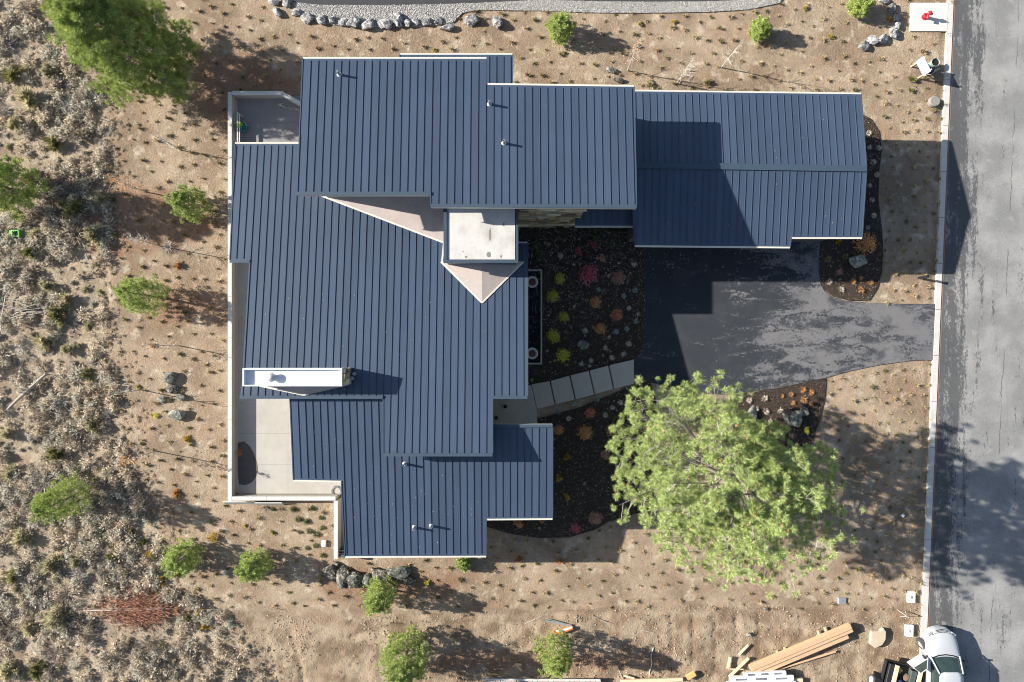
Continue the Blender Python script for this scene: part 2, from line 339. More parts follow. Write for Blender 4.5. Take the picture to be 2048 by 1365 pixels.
M_OLIVE = leafy('olive_leaf', (0.20, 0.20, 0.075), (0.34, 0.32, 0.14), 0.35, 0.25)
M_DEAD = leafy('dead_twig', (0.52, 0.49, 0.46), (0.40, 0.37, 0.34), 0.3, 0)
M_STRAW = leafy('straw_blade', (0.58, 0.46, 0.27), (0.36, 0.29, 0.15), 0.35, 0.2)
M_TUFTG = leafy('green_tuft_blade', (0.17, 0.17, 0.06), (0.29, 0.23, 0.10), 0.35, 0.2)
M_LITTER = leafy('dry_litter', (0.68, 0.60, 0.48), (0.46, 0.39, 0.30), 0.40, 0.3)
M_DLITTER = leafy('dark_litter', (0.24, 0.195, 0.15), (0.38, 0.32, 0.26), 0.4, 0.2)
M_CUSH = leafy('green_cushion', (0.06, 0.11, 0.03), (0.12, 0.16, 0.05), 0.35, 0.2)
M_YEL = leafy('yellow_leaf', (0.78, 0.70, 0.13), (0.62, 0.60, 0.12), 0.3, 0.3)
M_LEMON = leafy('lemon_leaf', (0.58, 0.46, 0.10), (0.48, 0.42, 0.13), 0.3, 0.3)
M_GOLD = leafy('gold_leaf', (0.62, 0.41, 0.07), (0.50, 0.37, 0.07), 0.3, 0.3)
M_MAG = leafy('magenta_leaf', (0.74, 0.22, 0.26), (0.55, 0.18, 0.19), 0.35, 0.25)
M_PINK = leafy('dusty_pink_leaf', (0.66, 0.38, 0.29), (0.50, 0.30, 0.21), 0.3, 0.2)
M_ORG = leafy('orange_leaf', (0.78, 0.41, 0.16), (0.64, 0.37, 0.17), 0.3, 0.25)
M_RED = leafy('red_leaf', (0.76, 0.28, 0.16), (0.60, 0.28, 0.16), 0.3, 0.25)
M_TEAL = leafy('blue_fescue', (0.36, 0.48, 0.43), (0.28, 0.38, 0.34), 0.3, 0.2)
M_PALE = leafy('pale_tuft', (0.70, 0.63, 0.53), (0.54, 0.47, 0.38), 0.25, 0.2)
M_DKGRN = leafy('dark_green_leaf', (0.12, 0.17, 0.07), (0.20, 0.22, 0.09), 0.3, 0.2)
M_RUST = leafy('rust_needles', (0.42, 0.21, 0.14), (0.27, 0.13, 0.085), 0.4, 0.2)
M_PEACH = leafy('peach_leaf', (0.58, 0.29, 0.12), (0.50, 0.32, 0.15), 0.25, 0.25)
M_LUMBER = plain('fresh_lumber', (0.50, 0.33, 0.20), 0.75, 0.24, 5.0, 0.1)
M_LUMBER2 = plain('pale_lumber', (0.62, 0.48, 0.32), 0.75, 0.14, 3, 0.1)
M_RED2 = plain('hydrant_red', (0.55, 0.02, 0.035), 0.35, 0.1, 4, 0.05, spec=0.5)
M_BLACK = plain('black_steel', (0.018, 0.018, 0.02), 0.5, 0.2, 6, 0.1)
M_RUBBER = plain('tyre_rubber', (0.06, 0.055, 0.05), 0.9, 0.2, 6, 0.2)
M_PAINT = plain('white_paint', (0.40, 0.415, 0.44), 0.22, 0.03, 1, 0, spec=0.5)
t = NT('windscreen'); t.bs.inputs['Base Color'].default_value = (0.045, 0.085, 0.075, 1); M_SCREEN = t.fin(t.val(hx(0.028, 0.045, 0.042), t.noise(2.2, 3), 0.5), 0.06, 0, 0.7)
M_STEEL = plain('galvanised_steel', (0.42, 0.43, 0.44), 0.4, 0.15, 5, 0.05, metal=0.6)
M_GREENP = plain('green_plastic', (0.12, 0.42, 0.06), 0.5, 0.1, 4, 0)
M_TEALP = plain('teal_glaze', (0.03, 0.17, 0.24), 0.25, 0.15, 5, 0, spec=0.5)
M_LIME = leafy('lime_leaf', (0.45, 0.60, 0.04), (0.32, 0.50, 0.03), 0.2, 0.35)
M_NAVYP = plain('navy_cloth', (0.02, 0.035, 0.09), 0.8, 0.3, 6, 0.3)
M_SAGEP = plain('grey_green_plastic', (0.25, 0.33, 0.28), 0.5, 0.1, 4, 0)
M_ORGP = plain('orange_plastic', (0.75, 0.16, 0.05), 0.5, 0.15, 4, 0)
M_BRICK = plain('pale_block', (0.50, 0.40, 0.36), 0.9, 0.2, 4, 0.2)
M_WATER = plain('dark_water', (0.012, 0.010, 0.009), 0.5, 0.3, 3, 0, spec=0.15)
M_RUSTST = plain('rusty_steel', (0.18, 0.07, 0.05), 0.7, 0.3, 6, 0.2)

# ------------------------------------------------------------------ setting: ground, road, beds
def axis(lo, hi, fine, far):
    a = np.arange(lo, hi + 1e-6, fine); e = np.array([2, 6, 14, 30, 60, far], float); return np.concatenate([lo - e[::-1], a, hi + e])
xs = axis(-34, 34, 0.16, 110); ys = axis(-23, 23, 0.16, 110)
XX, YY = np.meshgrid(xs, ys); ZZ = ground_z(XX, YY)
px_ = XX * 32 + 1024; py_ = 682.5 - YY * 32
flat = px_ > 1858 - (py_ - 682) * 0.042
ZZ = np.where(flat, -0.12, ZZ)
nx, ny = len(xs), len(ys); idx = np.arange(nx * ny).reshape(ny, nx)
Fq = np.stack([idx[:-1, :-1], idx[:-1, 1:], idx[1:, 1:], idx[1:, :-1]], -1).reshape(-1, 4)
me = mesh_np('ground', np.stack([XX, YY, ZZ], -1).reshape(-1, 3), Fq, M_GROUND, smooth=True)
zone = np.zeros((nx * ny, 4), np.float32); zone[:, 3] = 1
def soft(poly, w): return np.clip(0.5 + np.where(inpoly(px_, py_, poly), 0.5, -0.5) * np.clip(edge_dist(px_, py_, poly) / w, 0, 1), 0, 1)
zone[:, 0] = soft(ROCKY, 35).ravel(); zone[:, 1] = soft(CLOD, 30).ravel()
BARK = [[(120,330),(300,360),(450,420),(455,470),(330,520),(200,520),(60,440)], [(370,90),(520,100),(600,160),(600,260),(460,290),(370,200)],
        [(260,560),(450,580),(450,650),(300,660)],[(620,1125),(980,1140),(900,1215),(640,1200)],[(850,1290),(1360,1300),(1340,1345),(860,1350)]]
bk = np.zeros_like(px_)
for q in BARK: bk = np.maximum(bk, soft(q, 45))
zone[:, 2] = bk.ravel()
ca = me.color_attributes.new('zone', 'FLOAT_COLOR', 'POINT'); ca.data.foreach_set('color', zone.ravel())
tag(link('ground', me), 'bare tan and brown dirt round the house', kind='structure')

def sheet(name, pts_px, z, mat, label=None, thick=0.15, parent=None, z0=None):
    mb = MB(); mb.prism([PX(*p) for p in pts_px], z - thick if z0 is None else z0, z); o = mb.build(name, mat, parent)
    return tag(o, label, kind='structure') if parent is None else o
def kerbx(py): return 1896 - 0.042 * py
sheet('road', [(kerbx(-900) + 14, -900), (4200, -900), (4200, 2300), (kerbx(2300) + 14, 2300)], 0.012, M_ROAD, 'grey asphalt road with dusty streaks along its edge')
kerb = empty('kerb', (0, 0, 0), 'pale concrete ribbon kerb along the road'); kerb['kind'] = 'structure'
y = -300.0
while y < 1700:
    L = 92
    mb = MB(); mb.prism([PX(kerbx(y) , y), PX(kerbx(y) + 10.5, y), PX(kerbx(y + L - 0.7) + 10.5, y + L - 0.7), PX(kerbx(y + L - 0.7), y + L - 0.7)], -0.15, 0.05)
    mb.build('kerb_section', M_KERB, kerb); y += L
sheet('dirt_strip', [(kerbx(-900) + 9, -900), (kerbx(-900) + 14.5, -900), (kerbx(2300) + 14.5, 2300), (kerbx(2300) + 9, 2300)], 0.017, plain('gutter_dirt', (0.21, 0.13, 0.095), 0.95, 0.3, 8), 'thin strip of reddish dirt between kerb and asphalt')
DRIVE = [(1288,470),(1640,470),(1637,545),(1640,566),(1648,582),(1662,593),(1690,602),(1740,606),(1800,608),(1873,608),(1868,720),(1820,722),(1760,730),(1700,742),(1650,756),
         (1560,776),(1450,790),(1380,786),(1300,765),(1266,748),(1270,720),(1284,700),(1288,660)]
sheet('driveway', DRIVE, 0.02, M_DRIVE, 'dark asphalt driveway with grey dusty swirls')
NDRIVE = [(560,-200),(562,2),(600,6),(640,10),(760,11),(870,9),(960,6),(1060,1),(1120,1),(1200,3),(1300,4),(1420,3),(1500,0),(1520,-200)]
sheet('neighbour_driveway', NDRIVE, 0.02, M_DARKASPH, 'dark asphalt of the neighbouring drive beyond the gravel')
GRAVEL = [(572,-40),(585,8),(600,30),(640,46),(690,52),(760,54),(830,54),(880,50),(908,44),(925,26),(960,20),(1080,22),(1200,26),(1320,26),(1420,24),(1500,19),(1560,6),(1590,-40)]
sheet('gravel_strip', GRAVEL, 0.006, plain('gravel_base', (0.33, 0.315, 0.29), 0.95, 0.3, 20, 0.6, 60), 'curved strip of pale grey gravel above the boulder row')
BED_C = [(1036,448),(1290,448),(1291,600),(1290,690),(1284,712),(1268,719),(1150,752),(1064,782),(1050,790),(1050,600),(1036,540)]
BED_S = [(1060,800),(1076,838),(1160,815),(1268,770),(1300,762),(1340,900),(1330,1010),(1215,1045),(1190,1060),(1140,1075),(1080,1077),(1020,1068),(960,1050),(960,840)]
BED_E = [(1700,215),(1742,238),(1758,262),(1764,300),(1758,345),(1757,400),(1763,450),(1767,500),(1764,545),(1755,575),(1738,602),(1700,602),(1668,594),(1650,580),(1642,560),(1637,540),(1636,480),(1700,455)]
BED_SE = [(1470,790),(1560,777),(1652,757),(1650,790),(1640,840),(1622,890),(1608,940),(1500,960),(1440,880)]
for nm, q, lb in (('planting_bed', BED_C, 'black mulch bed between the entry pond and the driveway'), ('planting_bed', BED_S, 'black mulch bed south of the stepping slabs'),
                  ('planting_bed', BED_E, 'black mulch bed along the garage end'), ('planting_bed', BED_SE, 'black mulch bed between the driveway and the large pine')):
    sheet(nm, q, 0.012, M_MULCH, lb)
sheet('concrete_pad', [(1821, 7), (kerbx(7) - 0.5, 7), (kerbx(63) - 0.5, 63), (1820, 63)], 0.06, M_PAD, 'square pale concrete pad under the hydrant')

# ------------------------------------------------------------------ house
house = empty('house', (0, 0, 0), 'low modern house with dark blue standing seam metal roofs', 'house')
SEAM = 0.4
def clip_x(poly, x0, keep_gt):
    out = []
    for i in range(len(poly)):
        a = poly[i - 1]; b = poly[i]; ia = (a[0] >= x0) == keep_gt if a[0] != x0 else True; ib = (b[0] >= x0) == keep_gt if b[0] != x0 else True
        if ia != ib:
            tt = (x0 - a[0]) / (b[0] - a[0]); out.append((x0, a[1] + tt * (b[1] - a[1])))
        if ib: out.append(b)
    return out
def make_roof(px_poly, a, b, phase, label, thick=0.22, gutters=(), highs=(), rakes=()):
    pts = [plane_pt(x, y, a, b) for x, y in px_poly]
    xy = [(p.x, p.y) for p in pts]
    f = lambda x, y: a + b * y
    mb = MB(); mb.prism(xy, lambda x, y: f(x, y) - thick, lambda x, y: f(x, y) - 0.03)
    roof = mb.build('roof', [M_NAVY], house); roof['label'] = label
    x0 = min(p[0] for p in xy); x1 = max(p[0] for p in xy); k = math.floor((x0 - phase) / SEAM)
    while phase + k * SEAM < x1:
        l = phase + k * SEAM; r = l + SEAM; k += 1
        q = clip_x(clip_x(xy, l, True), r, False)
        q2 = [p for i, p in enumerate(q) if abs(p[0] - q[i - 1][0]) + abs(p[1] - q[i - 1][1]) > 1e-5]
        if len(q2) < 3 or max(p[0] for p in q2) - min(p[0] for p in q2) < 0.02: continue
        m = MB(); m.prism(q2, lambda x, y: f(x, y) - 0.028, f)
        ysl = sorted(p[1] for p in q2 if abs(p[0] - l) < 1e-4)
        if len(ysl) >= 2:
            for i in range(0, len(ysl) - 1, 2):
                ya, yb = ysl[i] + 0.10, ysl[i + 1] - 0.10
                if yb - ya > 0.25: m.bar((l + 0.014, ya, f(0, ya) + 0.015), (l + 0.014, yb, f(0, yb) + 0.015), 0.028, 0.038)
        m.build('roof_panel', M_ROOF, roof)
    for (i, j) in gutters:          # pale gutter along a low eave
        p, q = pts[i], pts[j]; m = MB(); o = Vector((0, 0, -0.06)); n = (q - p).cross(Vector((0, 0, 1))).normalized()
        cen = sum(pts, Vector()) / len(pts)
        if n.dot((p + q) / 2 - cen) < 0: n = -n
        m.bar(p + o + n * 0.045, q + o + n * 0.045, 0.09, 0.13); m.build('gutter', M_CREAM, roof)
    for (i, j) in highs:            # navy ridge cap with a pale fascia below
        p, q = pts[i], pts[j]; d = (q - p).normalized(); n = (q - p).cross(Vector((0, 0, 1))).normalized(); cen = sum(pts, Vector()) / len(pts)
        if n.dot((p + q) / 2 - cen) < 0: n = -n
        m = MB(); m.bar(p - n * 0.06 + Vector((0, 0, 0.045)), q - n * 0.06 + Vector((0, 0, 0.045)), 0.17, 0.05); m.build('ridge_cap', M_NAVY, roof)
        m = MB(); m.bar(p + n * 0.012 + Vector((0, 0, -0.14)), q + n * 0.012 + Vector((0, 0, -0.14)), 0.03, 0.30); m.build('fascia', M_CREAM, roof)
    for (i, j) in rakes:
        p, q = pts[i], pts[j]; n = (q - p).cross(Vector((0, 0, 1))).normalized(); cen = sum(pts, Vector()) / len(pts)
        if n.dot((p + q) / 2 - cen) < 0: n = -n
        m = MB(); m.bar(p + n * 0.01 + Vector((0, 0, -0.06)), q + n * 0.01 + Vector((0, 0, -0.06)), 0.05, 0.17); m.build('rake_trim', M_NAVY, roof)
    return roof, f
UP = (8.81, -0.135); LO = (5.27, -0.15); SO = (5.757, 0.135); GN = (5.957, -0.14); GS = (3.34, 0.13)
upper, fU = make_roof([(606,118),(973,118),(973,170),(1268,174),(1273,416),(862,414),(862,390),(594,390)], *UP, -10.98, 'tall upper shed roof rising to the south',
              gutters=[(0,1),(2,3)], highs=[(4,5),(6,7)], rakes=[(7,0),(3,4),(5,6),(1,2)])
low, fL = make_roof([(470,288),(640,288),(640,372),(1030,372),(1030,487),(1055,487),(1055,797),(985,797),(985,912),(766,912),(766,797),(480,797),(487,735),(500,521),(460,521)], *LO, -15.80,
              'long lower shed roof with chimney and membrane valleys', gutters=[(0,1),(4,5)], highs=[(6,7),(8,9),(10,11),(13,14)], rakes=[(14,0),(12,13),(5,6),(7,8),(9,10)])
south, fS = make_roof([(580,797),(587,960),(683,962),(690,1113),(972,1112),(972,1038),(1105,1037),(1105,850),(985,850),(985,797)], *SO, -12.15,
              'southern shed roof sloping down to the yard', gutters=[(1,2),(3,4),(5,6)], highs=[(7,8)], rakes=[(0,1),(2,3),(4,5),(6,7)])
garN, fGN = make_roof([(1262,183),(1722,189),(1733,338),(1262,331)], *GN, 6.95, 'north slope of the garage roof', gutters=[(0,1)], rakes=[(1,2)])
garS, fGS = make_roof([(1262,331),(1733,338),(1724,475),(1582,475),(1580,494),(1270,491)], *GS, 7.05, 'south slope of the garage roof, half in shade', gutters=[(2,3),(4,5)], rakes=[(1,2),(3,4),(5,0)])
p = plane_pt(1262, 331, *GS); q = plane_pt(1733, 338, *GS); mb = MB(); mb.bar(p + Vector((0, 0, .04)), q + Vector((0, 0, .04)), 0.34, 0.05); mb.build('ridge_cap', M_NAVY, garN)
make_roof([(800,110),(1025,110),(1025,235),(800,235)], 6.55, -0.14, -6.1, 'small north roof strip below the upper eave', gutters=[(0,1)], rakes=[(1,2),(3,0)])
make_roof([(1152,418),(1285,418),(1285,452),(1150,452)], 3.2 - 0.13 * 6.4, 0.13, 3.75, 'narrow connecting roof between stone wall and garage', gutters=[(2,3)])
# walls under the roofs
def wall_mass(x0, x1, y0, y1, f, mat, z0=-0.1, drop=0.24):
    mb = MB(); mb.prism([(x0, y0), (x1, y0), (x1, y1), (x0, y1)], z0, lambda x, y: f(x, y) - drop); return mb.build('wall', mat, house)
wall_mass(-10.4, 6.0, 8.1, 12.75, fU, M_STUCCO)
wall_mass(-10.4, -1.9, 12.76, 14.2, fU, M_STUCCO)
wall_mass(-14.0, 0.3, -2.75, 8.09, fL, M_STUCCO)
wall_mass(-6.6, -1.6, -6.0, -2.76, fS, M_STUCCO)
wall_mass(-11.6, -6.61, -6.8, -2.77, fS, M_STUCCO)
wall_mass(-8.9, 1.7, -9.4, -6.81, fS, M_STUCCO)
wall_mass(-8.9, -1.9, -11.5, -9.41, fS, M_STUCCO)
wall_mass(7.2, 19.2, 6.2, 9.65, fGS, M_SIDING); wall_mass(7.2, 19.2, 9.66, 13.4, fGN, M_SIDING)
wall_mass(3.95, 7.19, 7.4, 12.7, lambda x, y: 3.3, M_SIDING)
wall_mass(-5.8, 0.0, 12.77, 15.4, lambda x, y: 6.55 - 0.14 * y, M_STUCCO)
def window(c, w, h, axis_):
    mb = MB(); d = (0.10, w, h) if axis_ == 'x' else (w, 0.10, h); mb.box(c, d); o = mb.build('window', M_NAVY, house)
    mb = MB(); d2 = (0.13, w - 0.16, h - 0.16) if axis_ == 'x' else (w - 0.16, 0.13, h - 0.16); mb.box(c, d2); mb.build('pane', M_GLASS, o)
for yy in (6.2, 3.4, 0.6, -1.6): window((-14.0, yy, 1.7), 2.2, 2.3, 'x')
for yy in (2.6, -0.4): window((0.31, yy, 1.7), 2.0, 2.3, 'x')
for xx in (-10.6,-8.0): window((xx, -6.8, 1.6), 2.0, 2.2, 'y')
for xx in (-9.0, -6.6, -4.2): window((xx, 8.1, 6.4), 1.9, 0.9, 'y')
for xx in (-7.4, -4.2): window((xx, -11.5, 1.6), 1.8, 1.4, 'y')
for xx in (9.6, 13.2):
    mb = MB(); mb.box((xx, 6.19, 1.15), (3.1, 0.10, 2.3)); gd = mb.build('garage_door', M_CREAM, house)
    for k in range(4):
        mb = MB(); mb.box((xx, 6.15, 0.32 + k * 0.55), (3.0, 0.06, 0.50)); mb.build('panel', M_SIDING, gd)
# ledge-stone wall under the upper eave: every stone its own piece
mb = MB(); mb.box((2.15, 7.5, 3.4), (3.6, 0.4, 7.0)); sw_ = mb.build('stone_wall', M_STUCCO, house)
stone_me = []
for i in range(6):
    mb = MB(); mb.box((0, 0, 0), (1, 1, 1)); m_ = mb.mesh('stone', M_LEDGE, bevel=0.08)
    for v in m_.vertices: v.co += Vector(rng.normal(0, 0.05, 3))
    stone_me.append(m_)
z = 0.0
while z < 6.3:
    hgt = rng.uniform(0.13, 0.30); x = 0.36
    while x < 3.92:
        w = min(rng.uniform(0.35, 1.2), 3.96 - x)
        o = link('stone', stone_me[rng.integers(6)], sw_); dp = rng.uniform(0.10, 0.26)
        o.location = (x + w / 2, 7.31 - dp / 2, z + hgt / 2); o.scale = (w - 0.02, dp, hgt - 0.02); x += w
    z += hgt
# flat roofed box with parapet
zb = 6.37
def Z(px, py, z): p = P(px, py, z); return (p.x, p.y)
mb = MB(); q = [Z(891,405,zb), Z(1033,405,zb), Z(1033,523,zb), Z(891,523,zb)]; mb.prism(q, 3.2, zb - 0.10)
fb = mb.build('flat_roof_block', M_NAVY, house)
mb = MB(); mb.prism([Z(894,405,zb), Z(1030,405,zb), Z(1030,519,zb), Z(894,519,zb)], zb - 0.15, zb - 0.075); mb.build('flat_roof_membrane', M_WMEMB, fb)
mb = MB(); X0, Y0 = Z(887,405,zb); X1, Y1 = Z(1036.5,526,zb)
mb.prism([(X0,Y0),(X0+.17,Y0),(X0+.17,Y1+.17),(X0,Y1)], zb-.2, zb); mb.build('parapet_cap', M_NAVY, fb)
mb = MB(); mb.prism([(X1,Y0),(X1-.13,Y0),(X1-.13,Y1+.17),(X1,Y1)], zb-.2, zb); mb.build('parapet_cap', M_NAVY, fb)
mb = MB(); mb.prism([(X0,Y1),(X1,Y1),(X1-.13,Y1+.17),(X0+.17,Y1+.17)], zb-.2, zb+.003); mb.build('parapet_cap', M_NAVY, fb)
for (px, py, rx, ry) in ((980,470,2.0,13),(1007,449,2.2,4),(977,509,5,6),(1002,513,2,3),(932,514,3,2),(926,503,1.3,1.3)):
    mb = MB(); mb.prism([Z(px + rx * math.cos(a) * rng.uniform(.7,1.2), py + ry * math.sin(a) * rng.uniform(.8,1.15), zb) for a in np.linspace(0, 2 * PI, 11)[:-1]], zb - 0.076, zb - 0.071)
    mb.build('puddle_stain', plain('damp_dust', (0.20, 0.185, 0.16), 0.5, 0.3, 6, 0), fb)
# membrane saddles where roofs meet walls
def saddle(tris, label):
    mb = MB()
    for tr in tris:
        vs_ = [Vector(v) for v in tr]; dn = [v - Vector((0, 0, 0.5)) for v in vs_]
        mb.add(vs_ + dn, [(0,1,2),(5,4,3),(0,3,4,1),(1,4,5,2),(2,5,3,0)])
    o = mb.build('roof_saddle', M_MEMB, house); o['label'] = label
    return o
def edge_strip(par, pts):
    mb = MB()
    for a_, b_ in zip(pts[:-1], pts[1:]): mb.bar(a_, b_, 0.10, 0.03)
    mb.build('saddle_edge', M_CREAM, par)
up_ = Vector((0, 0, 0.03))
A = plane_pt(640,391,*LO) + up_; B = plane_pt(888,486,*LO) + up_; C = plane_pt(888,372,*LO) + Vector((0,0,0.75)); D = plane_pt(640,372,*LO) + up_
s1 = saddle([(A, B, C), (A, C, D)], 'long triangular valley of pinkish grey membrane'); edge_strip(s1, [A, B]); edge_strip(s1, [B, plane_pt(884,526,*LO) + up_])
A = plane_pt(882,524,*LO) + up_; B = plane_pt(964,606,*LO) + up_; C = plane_pt(1047,524,*LO) + up_
ridge = Vector((B.x, A.y + 0.25, B.z + 0.02)); 
s2 = saddle([(A, B, ridge), (B, C, ridge)], 'pointed membrane saddle below the flat roofed block'); edge_strip(s2, [A, B, C])
# chimney block
CH0, CH1 = P(485,737,7.1), P(684,773,7.1)
ch = MB(); ch.prism([(CH0.x+.05,CH0.y-.05),(CH1.x,CH0.y-.05),(CH1.x,CH1.y+.05),(CH0.x+.05,CH1.y+.05)], 2.2, 6.75)
chim = ch.build('chimney', M_WALLC, house); chim['label'] = 'long low chimney block with white metal top'
mb = MB(); x0, x1, y1, y0 = CH0.x, CH1.x, CH0.y, CH1.y
for (a_, b_, c_, d_) in ((x0,x1,y1-.07,y1),(x0,x1,y0,y0+.07),(x0,x0+.07,y0+.07,y1-.07),(x1-.07,x1,y0+.07,y1-.07)): mb.prism([(a_,c_),(b_,c_),(b_,d_),(a_,d_)], 6.4, 7.1)
mb.build('chimney_parapet', M_WHITE, chim)
mb = MB(); mb.prism([(x0+.07,y0+.07),(x1-.07,y0+.07),(x1-.07,y1-.07),(x0+.07,y1-.07)], 6.3, 6.85); mb.build('chimney_lid', M_WHITE, chim)
fx_, fy_ = Z(545,755,6.9)
mb = MB(); mb.lathe([(0.16,6.84),(0.16,7.05)], (fx_, fy_, 0), 14); mb.lathe([(0.24,7.06),(0.24,7.10),(0.05,7.18)], (fx_, fy_, 0), 14); mb.build('flue', M_STEEL, chim)
z = 4.9
while z < 6.95:
    hgt = rng.uniform(0.12, 0.22); yy = y0 + .03
    while yy < y1 - 0.05:
        w = min(rng.uniform(0.25, 0.6), y1 - .02 - yy); o = link('stone', stone_me[rng.integers(6)], chim)
        o.location = (x1 + 0.04, yy + w / 2, z + hgt / 2); o.scale = (rng.uniform(.12, .2), w - .015, hgt - .015); yy += w
    z += hgt
for j in range(2):
    mb = MB(); cx, cy = Z(705 + 4 * j, 757 - 9 * j, 5.75); mb.lathe([(0.07,0),(0.07,0.22),(0.10,0.23),(0.10,0.3)], (cx, cy, fL(cx, cy)), 12); mb.build('vent_pipe', M_STEEL, low)
A = plane_pt(520,772,*LO) + up_; B = plane_pt(612,791,*LO) + up_; C = plane_pt(700,770,*LO) + up_
ridge = Vector((B.x, y0 - 0.01, B.z + 0.10)); s3 = saddle([(A, B, ridge), (B, C, ridge)], 'flat membrane saddle along the chimney'); edge_strip(s3, [A, B])
# plumbing vents
for (px, py, pl, par) in ((679,150,UP,upper),(979,209,UP,upper),(1008,287,UP,upper),(810,928,SO,south),(829,1055,SO,south),(863,1052,SO,south)):
    p = plane_pt(px, py, *pl); mb = MB(); mb.lathe([(0.13,-0.02),(0.13,0.03),(0.075,0.06),(0.06,0.5),(0.035,0.5),(0.035,0.3)], p, 14); o = mb.build('vent_pipe', M_STEEL, par, smooth=False)
    mb = MB(); mb.lathe([(0.034,0.40),(0.034,0.41)], p, 12); mb.build('vent_opening', M_BLACK, o)

# ------------------------------------------------------------------ terraces and their walls
zf, zc = 0.30, 0.95
ter = empty('terrace', (0, 0, 0), 'concrete terrace west of the house'); ter['kind'] = 'structure'
def slab(x0, y0, x1, y1, z=zf, par=ter, mat=M_CONC, nm='concrete_slab'):
    a_ = P(x0, y0, z); b_ = P(x1, y1, z); mb = MB(); g = 0.005
    mb.prism([(a_.x+g,b_.y+g),(b_.x-g,b_.y+g),(b_.x-g,a_.y-g),(a_.x+g,a_.y-g)], z - 0.25, z); return mb.build(nm, mat, par)
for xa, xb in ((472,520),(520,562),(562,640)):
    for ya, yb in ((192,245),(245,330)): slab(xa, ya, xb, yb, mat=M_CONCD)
for ya, yb in ((330,420),(420,510),(510,600),(600,690),(690,780)): slab(472, ya, 545, yb)
for ya, yb in ((780,868),(868,930),(930,988)):
    for xa, xb in ((472,576),(576,690)): slab(xa, ya, xb, yb)
mb = MB(); mb.prism([(-17.25,-9.6),(-10.7,-9.6),(-10.7,-3.2),(-14,-3.2),(-14,15),(-17.25,15)], -0.2, zf - 0.03); mb.build('joint_base', M_DKCONC, ter)
blob = [(476,886),(488,883),(500,893),(508,908),(514,925),(516,940),(512,955),(503,966),(490,971),(478,969),(475,940),(475,910)]
mb = MB(); mb.prism([Z(x, y, zf) for x, y in blob], zf - 0.01, zf + 0.005); mb.build('dark_patch', M_DKCONC, ter)  # thin dark brown patch laid over the south terrace floor
tw = empty('terrace_wall', (0, 0, 0), 'long pale capped terrace wall enclosing the west side', 'wall')
def wall_run(p0, p1, w=0.20, capw=0.24, capm=M_CAP):
    a_ = Vector((*p0, 0)); b_ = Vector((*p1, 0)); mb = MB(); mb.bar(a_ + Vector((0,0,.35)), b_ + Vector((0,0,.35)), w, 1.1); mb.build('wall_face', M_WALLC, tw)
    n = max(1, round((b_ - a_).length / 2.4)); d = (b_ - a_) / n
    for k in range(n):
        u = d.normalized() * 0.006; mb = MB(); mb.bar(a_ + d * k + u + Vector((0,0,zc-.025)), a_ + d * (k + 1) - u + Vector((0,0,zc-.025)), capw, 0.06); mb.build('cap_stone', capm, tw)
def W(px, py): return Z(px, py, zc)
wall_run(W(459.5,184), W(459.5,1003)); wall_run(W(464,186.5), W(566,186.5)); wall_run(W(565,188), W(612,214)); wall_run(W(464,997.5), W(671,997.5)); wall_run(W(671.5,1002), W(671.5,1119))
for (x, y0_, y1_) in ((471,200,520),(471,520,985)):
    a_ = P(x, y0_, zf); b_ = P(x, y1_, zf); mb = MB(); mb.bar(a_ + Vector((.05,0,.04)), b_ + Vector((.05,0,.04)), 0.14, 0.1); mb.bar(a_ + Vector((.0,0,.25)), b_ + Vector((.0,0,.25)), 0.04, 0.04); mb.build('wall_ledge', M_WALLC, tw)
for i, (a_, b_) in enumerate((((450,1004),(508,1004)),((512,1006),(568,1006)))):
    p0, p1 = G(*a_), G(*b_); mb = MB(); R = Matrix.Rotation(math.radians(-28), 3, 'X'); mb.box(((p0.x+p1.x)/2, p0.y - .02, 0.16), ((p1 - p0).length, 0.06, 0.42), mtx=R)
    tag(mb.build('stone_slab', M_CAP, None, bevel=0.01), ('pale slab leaning on the terrace wall foot at its southwest corner', 'second pale slab leaning on the south terrace wall, east of the corner slab')[i], 'slab', 'slabs leaning on the terrace wall')
for k in range(2):      # boards standing on the north terrace
    a_ = P(475 + 4 * k, 226 + 3 * k, 0.9); b_ = P(475 + 4 * k, 288, 0.9); mb = MB(); mb.bar(a_, b_, 0.06, 0.05); mb.bar(Vector((a_.x, a_.y, zf)), a_, 0.05, 0.05); mb.bar(Vector((b_.x, b_.y, zf)), b_, 0.05, 0.05)
    tag(mb.build('rail', M_CAP), ('grey rail along the north terrace, on the wall side', 'grey rail along the north terrace, on the house side')[k], 'rail', 'rails on the north terrace')

